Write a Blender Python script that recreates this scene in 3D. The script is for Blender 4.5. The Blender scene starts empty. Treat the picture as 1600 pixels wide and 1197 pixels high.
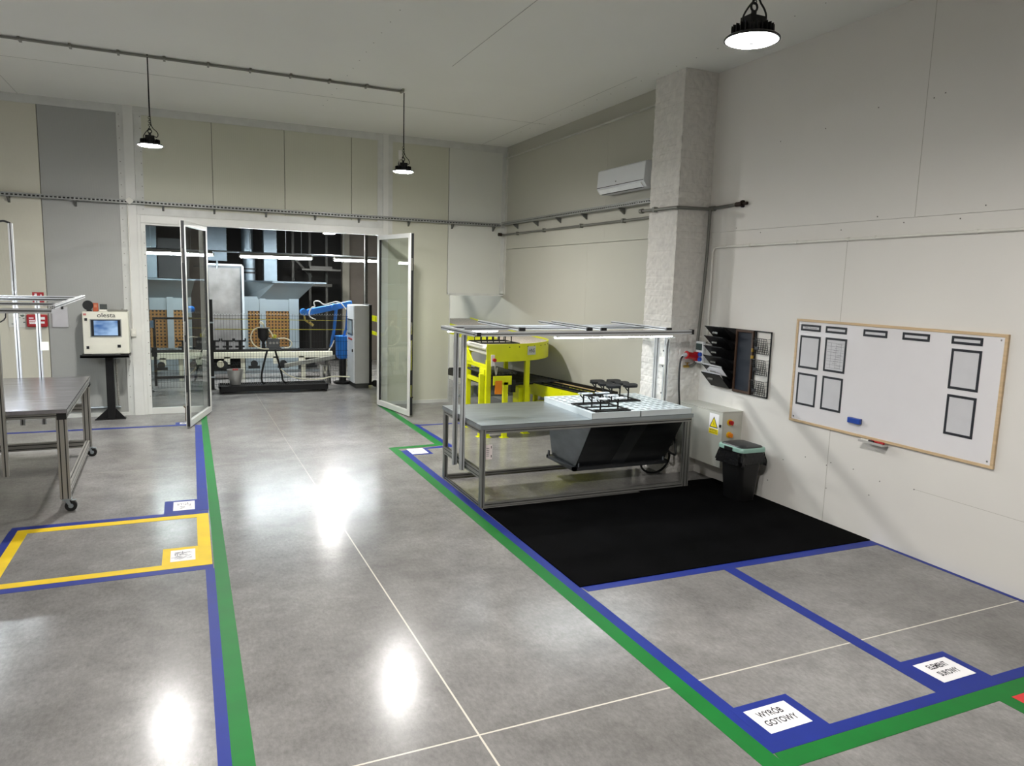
import bpy, math, random
from mathutils import Vector, Matrix, noise as mnoise
random.seed(7)
SC = bpy.context.scene
COL = SC.collection
PI = math.pi
V = Vector

# ------------------------------------------------------------------ materials
def lin(h):
    if isinstance(h, str):
        h = h.lstrip('#'); c = [int(h[i:i+2], 16)/255 for i in (0, 2, 4)]
    else: c = list(h)
    return tuple((x/12.92 if x <= .04045 else ((x+.055)/1.055)**2.4) for x in c)
_m = {}
def mat(name, col, rough=.5, metal=0., var=.06, vs=6., bump=0., bs=40., spec=.5, coat=0., stretch=(1, 1, 1)):
    """principled material with a procedural tone variation and an optional bump"""
    if name in _m: return _m[name]
    m = bpy.data.materials.new(name); m.use_nodes = True
    nt = m.node_tree; n = nt.nodes; l = nt.links
    b = n['Principled BSDF']; c = lin(col)
    b.inputs['Roughness'].default_value = rough; b.inputs['Metallic'].default_value = metal
    b.inputs['Specular IOR Level'].default_value = spec
    if coat: b.inputs['Coat Weight'].default_value = coat
    tc = n.new('ShaderNodeTexCoord'); mp = n.new('ShaderNodeMapping'); mp.inputs['Scale'].default_value = stretch
    l.new(tc.outputs['Object'], mp.inputs['Vector'])
    no = n.new('ShaderNodeTexNoise'); no.inputs['Scale'].default_value = vs; no.inputs['Detail'].default_value = 5
    l.new(mp.outputs[0], no.inputs['Vector'])
    r = n.new('ShaderNodeValToRGB')
    r.color_ramp.elements[0].position = .3; r.color_ramp.elements[1].position = .7
    r.color_ramp.elements[0].color = (*[x*(1-var) for x in c], 1)
    r.color_ramp.elements[1].color = (*[min(1, x*(1+var)) for x in c], 1)
    l.new(no.outputs['Fac'], r.inputs[0]); l.new(r.outputs[0], b.inputs['Base Color'])
    mr = n.new('ShaderNodeMapRange'); mr.inputs[3].default_value = max(.02, rough-(.06 if rough > .4 else .02)); mr.inputs[4].default_value = min(1, rough+(.06 if rough > .4 else .02))
    l.new(no.outputs['Fac'], mr.inputs[0]); l.new(mr.outputs[0], b.inputs['Roughness'])
    if bump:
        n2 = n.new('ShaderNodeTexNoise'); n2.inputs['Scale'].default_value = bs; n2.inputs['Detail'].default_value = 6
        l.new(mp.outputs[0], n2.inputs['Vector'])
        bp = n.new('ShaderNodeBump'); bp.inputs['Strength'].default_value = bump; bp.inputs['Distance'].default_value = .01
        l.new(n2.outputs['Fac'], bp.inputs['Height']); l.new(bp.outputs[0], b.inputs['Normal'])
    _m[name] = m
    return m
def emit(name, col, strength):
    if name in _m: return _m[name]
    m = bpy.data.materials.new(name); m.use_nodes = True; nt = m.node_tree
    nt.nodes.clear(); o = nt.nodes.new('ShaderNodeOutputMaterial'); e = nt.nodes.new('ShaderNodeEmission')
    e.inputs[0].default_value = (*col, 1); e.inputs[1].default_value = strength
    nt.links.new(e.outputs[0], o.inputs[0]); _m[name] = m
    return m
def glassmat(name, tint=(.95, .975, .965), f=1.0):
    m = bpy.data.materials.new(name); m.use_nodes = True; nt = m.node_tree; n = nt.nodes; l = nt.links
    n.clear(); o = n.new('ShaderNodeOutputMaterial'); t = n.new('ShaderNodeBsdfTransparent'); g = n.new('ShaderNodeBsdfGlossy')
    t.inputs[0].default_value = (*tint, 1); g.inputs['Roughness'].default_value = .02
    fr = n.new('ShaderNodeFresnel'); fr.inputs[0].default_value = 1.5
    mx = n.new('ShaderNodeMixShader'); mu = n.new('ShaderNodeMath'); mu.operation = 'MULTIPLY'; mu.inputs[1].default_value = f
    ge = n.new('ShaderNodeNewGeometry'); sb = n.new('ShaderNodeMath'); sb.operation = 'SUBTRACT'; sb.inputs[0].default_value = 1; l.new(ge.outputs['Backfacing'], sb.inputs[1])
    m3 = n.new('ShaderNodeMath'); m3.operation = 'MULTIPLY'; l.new(mu.outputs[0], m3.inputs[0]); l.new(sb.outputs[0], m3.inputs[1])   # reflect once, where light enters the pane
    l.new(fr.outputs[0], mu.inputs[0]); l.new(m3.outputs[0], mx.inputs[0]); l.new(t.outputs[0], mx.inputs[1]); l.new(g.outputs[0], mx.inputs[2])
    l.new(mx.outputs[0], o.inputs[0]); _m[name] = m
    return m

# ------------------------------------------------------------------ mesh builder
class MB:
    def __init__(s): s.v = []; s.f = []; s.mi = []; s.cur = 0
    def add(s, vs, fs):
        k = len(s.v); s.v += [tuple(p) for p in vs]; s.f += [tuple(i+k for i in f) for f in fs]; s.mi += [s.cur]*len(fs)
        return s
    def box(s, x0, x1, y0, y1, z0, z1):
        x0, x1 = min(x0, x1), max(x0, x1); y0, y1 = min(y0, y1), max(y0, y1); z0, z1 = min(z0, z1), max(z0, z1)
        return s.add([(x, y, z) for x in (x0, x1) for y in (y0, y1) for z in (z0, z1)],
                     [(0, 1, 3, 2), (4, 6, 7, 5), (0, 4, 5, 1), (2, 3, 7, 6), (0, 2, 6, 4), (1, 5, 7, 3)])
    def obox(s, c, dims, R):
        c = V(c); a, b, d = [x/2 for x in dims]
        k = MB().box(-a, a, -b, b, -d, d)
        return s.add([c + R @ V(p) for p in k.v], k.f)
    def hexa(s, bot, top):
        vs = list(bot)+list(top)
        return s.add(vs, [(3, 2, 1, 0), (4, 5, 6, 7), (0, 1, 5, 4), (1, 2, 6, 5), (2, 3, 7, 6), (3, 0, 4, 7)])
    def prism(s, poly, d):
        d = V(d); n = len(poly); vs = [V(p) for p in poly]+[V(p)+d for p in poly]
        return s.add(vs, [tuple(range(n-1, -1, -1)), tuple(range(n, 2*n))]+[(i, (i+1) % n, n+(i+1) % n, n+i) for i in range(n)])
    def cyl(s, p0, p1, r, n=16, r1=None, caps=True):
        p0, p1 = V(p0), V(p1); r1 = r if r1 is None else r1
        z = (p1-p0).normalized(); x = z.orthogonal().normalized(); y = z.cross(x)
        cs = [(math.cos(2*PI*i/n), math.sin(2*PI*i/n)) for i in range(n)]
        vs = [p0+(x*c+y*q)*r for c, q in cs]+[p1+(x*c+y*q)*r1 for c, q in cs]
        fs = [(i, (i+1) % n, n+(i+1) % n, n+i) for i in range(n)]
        if caps: fs += [tuple(range(n-1, -1, -1)), tuple(range(n, 2*n))]
        return s.add(vs, fs)
    def tube(s, pts, r, n=8, closed=False, sm=0):
        pts = [V(p) for p in pts]
        for _ in range(sm):                       # Chaikin rounding
            q = [] if closed else [pts[0]]
            m = len(pts)
            for i in range(m if closed else m-1):
                a, b = pts[i], pts[(i+1) % m]; q += [a*.75+b*.25, a*.25+b*.75]
            if not closed: q.append(pts[-1])
            pts = q
        m = len(pts); prev = None; vs = []
        for i, p in enumerate(pts):
            if closed: t = pts[(i+1) % m]-pts[i-1]
            else: t = pts[min(i+1, m-1)]-pts[max(i-1, 0)]
            t.normalize()
            x = t.orthogonal().normalized() if prev is None else (prev-t*prev.dot(t)).normalized()
            prev = x; y = t.cross(x)
            vs += [p+(x*math.cos(2*PI*k/n)+y*math.sin(2*PI*k/n))*r for k in range(n)]
        fs = []
        for i in range(m if closed else m-1):
            for k in range(n):
                a = i*n+k; b = i*n+(k+1) % n; c = ((i+1) % m)*n
                fs.append((a, b, c+(k+1) % n, c+k))
        if not closed: fs += [tuple(range(n-1, -1, -1)), tuple(range((m-1)*n, m*n))]
        return s.add(vs, fs)
    def lathe(s, prof, c, n=32, ax=(0, 0, 1), ang=2*PI):
        z = V(ax).normalized(); x = z.orthogonal().normalized() if abs(z.z) < .9 else V((1, 0, 0)); y = z.cross(x); c = V(c)
        vs = []; m = len(prof)
        for k in range(n):
            a = ang*k/n
            for r, h in prof: vs.append(c+(x*math.cos(a)+y*math.sin(a))*r+z*h)
        fs = []
        for k in range(n):
            k2 = (k+1) % n
            for i in range(m-1): fs.append((k*m+i, k2*m+i, k2*m+i+1, k*m+i+1))
        if prof[0][0] > 1e-5: fs.append(tuple(k*m for k in range(n-1, -1, -1)))
        if prof[-1][0] > 1e-5: fs.append(tuple(k*m+m-1 for k in range(n)))
        return s.add(vs, fs)
    def torus(s, c, R, r, ax=(0, 0, 1), n=24, k=8):
        z = V(ax).normalized(); x = z.orthogonal().normalized(); y = z.cross(x); c = V(c)
        return s.tube([c+(x*math.cos(2*PI*i/n)+y*math.sin(2*PI*i/n))*R for i in range(n)], r, k, closed=True)
    def slot(s, p0, p1, w, d, wdir, sl=.0105, dp=.012):
        """aluminium T-slot extrusion from p0 to p1, w along wdir, d across"""
        p0, p1 = V(p0), V(p1); z = (p1-p0).normalized(); x = V(wdir); x = (x-z*x.dot(z)).normalized(); y = z.cross(x)
        c = [(-w/2, -d/2), (w/2, -d/2), (w/2, d/2), (-w/2, d/2)]; out = []
        for i in range(4):
            a = V(c[i]); b = V(c[(i+1) % 4]); e = b-a; L = e.length; t = e/L; nn = V((-t.y, t.x))
            k = max(1, round(L/.045)); out.append(a)
            for j in range(k):
                mid = a+t*(L*(j+.5)/k)
                lip = .003; wd = sl*.95
                if w > .035 and d > .035: out += [mid-t*sl/2, mid-t*sl/2+nn*lip, mid-t*wd+nn*lip, mid-t*wd+nn*dp, mid+t*wd+nn*dp, mid+t*wd+nn*lip, mid+t*sl/2+nn*lip, mid+t*sl/2]
                else: out += [mid-t*sl/2, mid-t*sl/2+nn*.008, mid+t*sl/2+nn*.008, mid+t*sl/2]
        s.prism([p0+x*o.x+y*o.y for o in out], p1-p0)
        s.cur = 1                                  # dark strips painting the shade inside the slots
        for i in range(4):
            a = V(c[i]); b = V(c[(i+1) % 4]); e = b-a; L = e.length; t = e/L; nn = V((-t.y, t.x)); k = max(1, round(L/.045))
            for j in range(k):
                mid = a+t*(L*(j+.5)/k); h_ = sl*.49
                s.prism([p0+x*o.x+y*o.y for o in (mid-t*h_+nn*.001, mid+t*h_+nn*.001, mid+t*h_+nn*.0055, mid-t*h_+nn*.0055)], p1-p0)
        s.cur = 0
        return s
    def text(s, txt, size, o, ex, ey, thick=.0008, sx=1., align='CENTER', bold=0.):
        """lettering lying in the plane o + ex,ey"""
        cu = bpy.data.curves.new('letters', 'FONT'); cu.body = txt; cu.size = size; cu.align_x = align; cu.align_y = 'CENTER'
        cu.resolution_u = 3; cu.offset = bold
        ob = bpy.data.objects.new('letters', cu); COL.objects.link(ob)
        dg = bpy.context.evaluated_depsgraph_get(); me = bpy.data.meshes.new_from_object(ob.evaluated_get(dg))
        o, ex, ey = V(o), V(ex).normalized(), V(ey).normalized(); nz = ex.cross(ey)
        s.add([o+ex*v.co.x*sx+ey*v.co.y+nz*thick for v in me.vertices], [tuple(p.vertices) for p in me.polygons])
        bpy.data.objects.remove(ob); bpy.data.meshes.remove(me); bpy.data.curves.remove(cu)
        return s

ORG = {}
def thing(name, label, cat, loc, group=None):
    o = bpy.data.objects.new(name, None); COL.objects.link(o); o.location = loc; o.empty_display_size = .1
    o['label'] = label; o['category'] = cat
    if group: o['group'] = group
    ORG[o.name] = V(loc)
    return o
def obj(name, mb, m, parent=None, label=None, smooth=False, bevel=0., org=None, seg=2):
    base = ORG[parent.name] if parent is not None else V(org if org else (0, 0, 0))
    me = bpy.data.meshes.new(name)
    me.from_pydata([tuple(V(p)-base) for p in mb.v], [], mb.f)
    ms = list(m) if isinstance(m, (list, tuple)) else [m]
    if len(ms) == 1 and any(mb.mi): ms.append(mat('slot_shade', '#2a2a29', .6))  # dark colour standing for the shade in the profile grooves
    for x in ms: me.materials.append(x)
    if len(ms) > 1: me.polygons.foreach_set('material_index', mb.mi)
    me.update()
    o = bpy.data.objects.new(name, me); COL.objects.link(o)
    if smooth:
        me.shade_smooth()
        try: me.set_sharp_from_angle(angle=math.radians(40))
        except Exception: pass
    if bevel:
        b = o.modifiers.new('soft edges', 'BEVEL'); b.width = bevel; b.segments = seg; b.limit_method = 'ANGLE'; b.angle_limit = .6
    if parent is not None: o.parent = parent
    else: o.location = base
    ORG[o.name] = base
    if label: o['label'] = label
    return o
def solo(name, mb, m, label, cat, org, group=None, **k):
    o = obj(name, mb, m, org=org, **k); o['label'] = label; o['category'] = cat
    if group: o['group'] = group
    return o
def struct(name, mb, m, **k):
    o = obj(name, mb, m, **k); o['kind'] = 'structure'; return o
def kids(o): return [c for c in bpy.data.objects if c.parent == o]
def dup(o, loc=None, label=None, parent=None, rz=None):
    c = o.copy(); COL.objects.link(c)
    if parent is not None: c.parent = parent
    ORG[c.name] = V(loc) if loc else ORG[o.name]
    for ch in kids(o): dup(ch, parent=c)
    if loc: c.location = loc
    if label: c['label'] = label
    if rz is not None: c.rotation_euler.z = rz
    return c
X, Y, Z = V((1, 0, 0)), V((0, 1, 0)), V((0, 0, 1))

# ------------------------------------------------------------------ camera / view
Mrows = None
f, yaw, tilt, roll = 1136.68, .418555587, -.137953181, -.0290288117
cy, sy = math.cos(yaw), math.sin(yaw)
fw = V((sy*math.cos(tilt), cy*math.cos(tilt), math.sin(tilt))); rt = V((cy, -sy, 0)); dn = fw.cross(rt)
c_, s_ = math.cos(roll), math.sin(roll)
r2 = rt*c_+dn*s_; d2 = dn*c_-rt*s_
cam = bpy.data.cameras.new('camera'); co = bpy.data.objects.new('camera', cam); COL.objects.link(co)
R3 = Matrix((r2, -d2, -fw)).transposed()
co.matrix_world = Matrix.Translation((0, 0, 2.31)) @ R3.to_4x4()
cam.sensor_fit = 'HORIZONTAL'; cam.sensor_width = 36; cam.lens = f/1600*36; cam.clip_start = .05
SC.camera = co
SC.view_settings.view_transform = 'Standard'; SC.view_settings.look = 'None'; SC.view_settings.gamma = 1
SC.view_settings.exposure = 0.10
SC.view_settings.use_curve_mapping = False
w = bpy.data.worlds.new('world'); SC.world = w; w.use_nodes = True
w.node_tree.nodes['Background'].inputs[0].default_value = (.9, .95, 1, 1); w.node_tree.nodes['Background'].inputs[1].default_value = .03

# ------------------------------------------------------------------ colours
white = mat('white_paint', '#dedcd4', .5, var=.02)
wallm = mat('wall_paint', '#e2dfd9', .6, var=.025, vs=.9, bump=.05, bs=120)
ceilm = mat('ceiling_paint', '#e9e9e3', .55, var=.02, vs=.7)
frame_white = mat('frame_white', '#d8d8d3', .35, var=.02)
alu = mat('aluminium_profile', '#cfd1d3', .42, .45, var=.05, vs=3)
alu_leg = mat('aluminium_leg', '#a9a7a1', .42, .6, var=.06, vs=3)
alu_grey = mat('aluminium_grey', '#93938f', .45, .6, var=.08, vs=3)
steel = mat('steel_sheet', '#a6adb1', .36, 1., var=.14, vs=2.2, bump=.04, bs=8, stretch=(1, 5, 1))
steel_dark = mat('dark_steel_sheet', '#6c6f72', .35, 1., var=.2, vs=2.5, stretch=(1, 1, 3))
galv = mat('galvanised_steel', '#a9b2b8', .42, .85, var=.1, vs=4)
black = mat('black_plastic', '#0c0c0d', .5, var=.2)
blackm = mat('black_metal', '#101011', .45, .3, var=.2)
rubber = mat('black_rubber', '#141414', .7, var=.2)
chrome = mat('chrome', '#c9c9c6', .2, 1., var=.04)
paper = mat('paper', '#f1eff0', .75, var=.02)
ink = mat('dark_ink', '#2a2a2e', .7, var=.1)
greyink = mat('grey_ink', '#85858c', .7, var=.1)
red = mat('red_plastic', '#b01218', .4, var=.08)
bluep = mat('blue_plastic', '#1c46a6', .4, var=.08)
yellow = mat('yellow_paint', '#d8dc00', .42, var=.05, vs=3)
yellow2 = mat('warm_yellow', '#f2c21a', .5, var=.05)
orange = mat('orange_paint', '#f08a12', .45, var=.05)
cabgrey = mat('cabinet_grey', '#c3c2b8', .45, var=.03)
creamm = mat('cream_plastic', '#dddbcd', .45, var=.04)
GL = glassmat('clear_glass', f=1.6)

# panels with fine vertical ribs
def ribbed(name, col, rough=.5, scale=22.):
    m = mat(name, col, rough, var=.02, vs=1.2)
    nt = m.node_tree; n = nt.nodes; l = nt.links; b = n['Principled BSDF']
    wv = n.new('ShaderNodeTexWave'); wv.inputs['Scale'].default_value = scale; wv.bands_direction = 'X'
    tc = n.new('ShaderNodeTexCoord'); l.new(tc.outputs['Object'], wv.inputs['Vector'])
    bp = n.new('ShaderNodeBump'); bp.inputs['Strength'].default_value = .12; bp.inputs['Distance'].default_value = .004
    l.new(wv.outputs['Fac'], bp.inputs['Height']); l.new(bp.outputs[0], b.inputs['Normal'])
    return m
p_cream = ribbed('panel_cream', '#cbc8b8')
p_grey = ribbed('panel_grey', '#a3a4a0')
p_olive = ribbed('panel_light_olive', '#c6c6b5')
p_light = ribbed('panel_pale', '#d2d3cb')

# polished concrete with pale saw-cut joints
def concrete():
    m = bpy.data.materials.new('polished_concrete'); m.use_nodes = True; nt = m.node_tree; n = nt.nodes; l = nt.links
    b = n['Principled BSDF']; tc = n.new('ShaderNodeTexCoord')
    def noise(sc, det=6, rough=.6, st=(1, 1, 1)):
        mp = n.new('ShaderNodeMapping'); mp.inputs['Scale'].default_value = st; l.new(tc.outputs['Object'], mp.inputs[0])
        k = n.new('ShaderNodeTexNoise'); k.inputs['Scale'].default_value = sc; k.inputs['Detail'].default_value = det; k.inputs['Roughness'].default_value = rough
        l.new(mp.outputs[0], k.inputs['Vector']); return k.outputs['Fac']
    def ramp(src, p0, c0, p1, c1):
        r = n.new('ShaderNodeValToRGB'); r.color_ramp.elements[0].position = p0; r.color_ramp.elements[1].position = p1
        r.color_ramp.elements[0].color = (*c0, 1); r.color_ramp.elements[1].color = (*c1, 1); l.new(src, r.inputs[0]); return r.outputs[0]
    def mix(fac, a, c, mode='MIX', fv=None):
        x = n.new('ShaderNodeMix'); x.data_type = 'RGBA'; x.blend_type = mode
        if fac is not None: l.new(fac, x.inputs[0])
        else: x.inputs[0].default_value = fv
        l.new(a, x.inputs[6])
        if isinstance(c, tuple): x.inputs[7].default_value = (*c, 1)
        else: l.new(c, x.inputs[7])
        return x.outputs[2]
    big = ramp(noise(.55, 5, .55), .22, lin('#696764'), .78, lin('#9b9997'))
    mid = ramp(noise(3.1, 9, .72), .25, (.66, .66, .66), .75, (1.22, 1.22, 1.22))
    fine = ramp(noise(42, 6, .75, (1, .5, 1)), .28, (.72, .72, .72), .72, (1.22, 1.22, 1.22))
    c = mix(None, big, mid, 'MULTIPLY', .9); c = mix(None, c, fine, 'MULTIPLY', .8)
    vo = n.new('ShaderNodeTexVoronoi'); vo.inputs['Scale'].default_value = 1.3; l.new(tc.outputs['Object'], vo.inputs['Vector'])
    spot = ramp(vo.outputs['Distance'], .008, (1, 1, 1), .016, (0, 0, 0))
    c = mix(spot, c, lin('#4a4844'))
    sx = n.new('ShaderNodeSeparateXYZ'); l.new(tc.outputs['Object'], sx.inputs[0])
    def mth(op, a, v):
        k = n.new('ShaderNodeMath'); k.operation = op
        if hasattr(a, 'links'): l.new(a, k.inputs[0])
        else: k.inputs[0].default_value = a
        if hasattr(v, 'links'): l.new(v, k.inputs[1])
        else: k.inputs[1].default_value = v
        return k.outputs[0]
    def joint(coord, other, at, slope, half):
        d = mth('ABSOLUTE', mth('ADD', mth('SUBTRACT', coord, at), mth('MULTIPLY', other, slope)), 0)
        return mth('LESS_THAN', d, half)
    j1 = joint(sx.outputs[0], sx.outputs[1], 1.341, .0138, .0055)
    fade = n.new('ShaderNodeMapRange'); fade.inputs[1].default_value = 5.5; fade.inputs[2].default_value = 9.; fade.inputs[3].default_value = 1.; fade.inputs[4].default_value = .22
    l.new(sx.outputs[1], fade.inputs[0]); j1 = mth('MULTIPLY', j1, fade.outputs[0])   # joint colour fades out towards the hall
    j2 = joint(sx.outputs[1], sx.outputs[0], 3.186, -.0124, .0055)
    j3 = joint(sx.outputs[1], sx.outputs[0], 9.35, -.0124, .003)
    c = mix(j1, c, lin('#cfcabd')); c = mix(j2, c, lin('#cfcabd')); c = mix(j3, c, lin('#a8a59c'))
    l.new(c, b.inputs['Base Color'])
    rr = n.new('ShaderNodeMapRange'); rr.inputs[1].default_value = .3; rr.inputs[2].default_value = .7
    rr.inputs[3].default_value = .19; rr.inputs[4].default_value = .245
    l.new(noise(1.3, 3, .5), rr.inputs[0]); l.new(rr.outputs[0], b.inputs['Roughness'])
    bp = n.new('ShaderNodeBump'); bp.inputs['Strength'].default_value = .02; bp.inputs['Distance'].default_value = .01
    l.new(noise(5, 3, .5), bp.inputs['Height']); l.new(bp.outputs[0], b.inputs['Normal'])
    b.inputs['Specular IOR Level'].default_value = .2
    return m
floor_m = concrete()

# ------------------------------------------------------------------ the room
struct('floor', MB().box(-6, 6, -3, 23, -.15, 0), floor_m)
CZ = 4.82; YB = 13.06; XW = 5.80; XF = 5.57
struct('ceiling', MB().box(-6, 6, -3, 13.2, CZ, CZ+.15), ceilm)
m_ = MB()
m_.box(2.93, 2.937, -3, 8.6, CZ-.002, CZ).box(-2.2, -2.195, -3, YB, CZ-.002, CZ).box(-6, 5.3, 10.88, 10.885, CZ-.002, CZ).box(5.05, 5.055, 7.9, YB, CZ-.002, CZ)
struct('trim_1', m_, mat('ceiling_seam', '#a9a9a2', .6))
struct('wall_right', MB().box(XW, 6, -3, 7.9, 0, 2.968).box(XW, 6, -3, 7.9, 2.9705, CZ), wallm)
struct('wall_right_far', MB().box(XF, XF+.2, 7.8, 23, 0, 2.92).box(XF, XF+.2, 7.8, 23, 2.927, 5.4), mat('wall_paint_cream', '#b5b4a8', .6, var=.02, vs=.9))
seam = mat('board_joint', '#b9b5ab', .7)
m_ = MB()
for y, z0, z1 in ((4.515, 2.972, CZ), (5.21, 0, 2.8)): m_.box(XW-.0012, XW, y, y+.005, z0, z1)
for y, z0, z1 in ((9.84, 0, 2.92), (9.36, 2.927, CZ)): m_.box(XF-.0012, XF, y, y+.005, z0, z1)
m_.box(XW-.001, XW, 1.5, 4.25, .60, .603)
struct('trim_2', m_, seam)
m_ = MB()
rs = random.Random(3)
for y, z in ((4.45, 3.95), (4.35, 3.97), (3.62, 4.1), (5.0, 3.98), (5.6, 3.9), (6.2, 3.87), (4.62, 2.93), (4.9, 3.0), (4.1, 2.93), (3.9, 3.02), (5.3, 2.9), (6.4, 2.93), (6.8, 3.0),
             (4.25, .6), (4.6, .58), (4.9, .62), (5.22, .58), (5.17, .62), (5.5, .6), (5.8, .5), (6.0, .22), (5.2, .35), (4.7, .42)):
    m_.cyl((XW-.002, y, z), (XW+.001, y, z), .006, 8)
for k in range(60): m_.cyl((5.2 if k % 2 else 1.9, 1+k*.18, CZ-.002), (5.2 if k % 2 else 1.9, 1+k*.18, CZ+.001), .007, 6)
struct('trim_3', m_, mat('screw_heads', '#77746d', .5))
# back wall : core with panels in front, openings for the glass doors and the conveyor
core = MB()
def wallpart(mb, x0, x1, z0, z1, y0=YB, y1=YB+.05): mb.box(x0, x1, y0, y1, z0, z1)
struct('wall_back', MB().box(-6, -.70, YB+.05, YB+.16, 0, CZ).box(-.70, 3.29, YB+.05, YB+.16, 3.19, CZ).box(3.29, 4.478, YB+.05, YB+.16, 0, CZ).box(4.478, XF, YB+.05, YB+.16, 2.06, CZ), mat('panel_joint_core', '#6b6a62', .8))  # dark grey core, visible in the gaps between panels
m_ = MB(); wallpart(m_, -6, -3.16, 0, CZ); wallpart(m_, -3.155, -1.985, 0, CZ); struct('wall_back_cream', m_, p_cream)
m_ = MB(); wallpart(m_, -1.975, -.93, 0, CZ); struct('wall_back_grey', m_, p_grey)
m_ = MB()
for a, b in ((-.70, .40), (.408, 1.522), (1.53, 2.64), (2.648, 3.20)): wallpart(m_, a, b, 3.19, CZ)
struct('wall_back_transom', m_, p_olive)
m_ = MB(); wallpart(m_, 3.29, 4.42, 0, CZ); wallpart(m_, 4.42, 4.478, 0, 2.06); struct('wall_back_right', m_, p_olive)
m_ = MB(); wallpart(m_, 4.43, XF, 2.06, CZ); struct('wall_back_pale', m_, p_light)
# white flashings and posts
m_ = MB()
m_.box(-6, XF, YB-.016, YB, 4.70, CZ).box(-.945, -.851, YB-.012, YB, 0, 4.72).box(-.714, -.60, YB-.012, YB, 3.19, 4.72)
m_.box(3.10, 3.196, YB-.012, YB, 3.19, 4.72).box(3.289, 3.37, YB-.012, YB, 3.1, 4.72).box(-.66, 3.19, YB-.0145, YB, 3.192, 3.30)
m_.box(XF-.085, XF, YB-.012, YB, 2.06, 4.72).box(-6, -.93, YB-.015, YB, 0, .055).box(3.30, 4.478, YB-.015, YB, 0, .06)
m_.box(4.43, XF, YB-.012, YB+.17, 2.03, 2.075).box(4.466, 4.484, YB-.012, YB+.17, 0, 2.06)
struct('trim_4', m_, mat('flashing_white', '#cbccc7', .4))
struct('pillar_steel_left', MB().box(-.85, -.715, YB-.035, YB+.17, 0, CZ), frame_white)
struct('pillar_steel_right', MB().box(3.195, 3.29, YB-.03, YB+.17, 0, CZ), frame_white)
m_ = MB()
for k in range(26):
    for x in (-.91, -.62): m_.cyl((x, YB-.015, .3+k*.175), (x, YB-.01, .3+k*.175), .008, 6)
for k in range(46): m_.cyl((-2.4+k*.175, YB-.015, 4.76), (-2.4+k*.175, YB-.01, 4.76), .008, 6)
struct('trim_5', m_, mat('rivet_grey', '#8f8e86', .5))
# corner strip of the wall beyond the pillar
struct('trim_6', MB().box(XF-.012, XF, YB-.09, YB, 2.06, 4.72).box(XF-.05, XF, 7.9, YB, 4.60, 4.612), mat('flashing_white2', '#c6c5bc', .45))

# painted brick pillar : displaced surface
def pillar():
    m = MB(); x0, x1, y0, y1 = 5.325, 5.80, 7.285, 7.88
    def face(o, u, v, nu, nv, nrm):
        o, u, v, nrm = V(o), V(u), V(v), V(nrm); vs = []
        for j in range(nv+1):
            for i in range(nu+1):
                a, b = i/nu, j/nv; p = o+u*a+v*b
                d = mnoise.noise(p*7)*.010+mnoise.noise(p*24)*.008
                zz = p.z/.078; row = math.floor(zz); fr = zz-row
                if fr < .14: d -= .0035
                hl = (p-o).dot(u.normalized())/.26+(.5 if row % 2 else 0)
                if hl-math.floor(hl) < .05: d -= .003
                vs.append(p+nrm*d)
        m.add(vs, [(j*(nu+1)+i, j*(nu+1)+i+1, (j+1)*(nu+1)+i+1, (j+1)*(nu+1)+i) for j in range(nv) for i in range(nu)])
    face((x0, y1, 0), (0, y0-y1, 0), (0, 0, CZ), 30, 300, (-1, 0, 0))
    # the plain core behind the rough faces follows
    face((x0, y0, 0), (x1-x0, 0, 0), (0, 0, CZ), 24, 300, (0, -1, 0))
    m.box(x0+.02, x1, y0+.02, y1, 0, CZ)
    struct('pillar_brick', m, mat('whitewashed_brick', '#d8d5cf', .7, var=.08, vs=14, bump=.25, bs=60))
pillar()

# ------------------------------------------------------------------ glazed partition and its two open doors
def framebox(mb, a, b, z0, z1, t, d, n):
    """rectangular frame between plan points a and b, bars t wide, d thick"""
    a, b = V((*a, 0)), V((*b, 0)); u = (b-a).normalized(); L = (b-a).length; q = V((-u.y, u.x, 0))
    def bar(s0, s1, h0, h1):
        ps = [a+u*s0-q*d/2, a+u*s1-q*d/2, a+u*s1+q*d/2, a+u*s0+q*d/2]
        mb.hexa([p+Z*h0 for p in ps], [p+Z*h1 for p in ps])
    bar(0, t, z0, z1); bar(L-t, L, z0, z1); bar(t, L-t, z0, z0+t*1.25); bar(t, L-t, z1-t, z1)
    return u, q, L
def pane(mb, a, b, z0, z1, t=.012):
    a, b = V((*a, 0)), V((*b, 0)); u = (b-a).normalized(); q = V((-u.y, u.x, 0))
    ps = [a-q*t/2, b-q*t/2, b+q*t/2, a+q*t/2]
    return mb.hexa([p+Z*z0 for p in ps], [p+Z*z1 for p in ps])
seal = mat('door_seal', '#17181a', .6)
struct('trim_7', MB().box(-.715, -.665, YB-.02, YB+.10, 0, 3.19).box(3.135, 3.195, YB-.02, YB+.10, 0, 3.19).box(-.665, 3.135, YB-.02, YB+.10, 3.065, 3.19), frame_white, bevel=.004)
wn = obj('window_1', MB().box(-.665, -.60, YB, YB+.07, 0, 3.065).box(.17, .235, YB, YB+.07, 0, 3.065).box(-.60, .17, YB, YB+.07, 0, .10).box(-.60, .17, YB, YB+.07, 3.035, 3.065), frame_white, bevel=.003)
wn['kind'] = 'structure'
obj('glass', MB().box(-.60, .17, YB+.03, YB+.04, .10, 3.035), GL, wn)
obj('seal', MB().box(-.605, -.597, YB+.02, YB+.05, .10, 3.035).box(.167, .175, YB+.02, YB+.05, .10, 3.035).box(-.6, .17, YB+.02, YB+.05, 3.027, 3.036), seal, wn)
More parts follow.
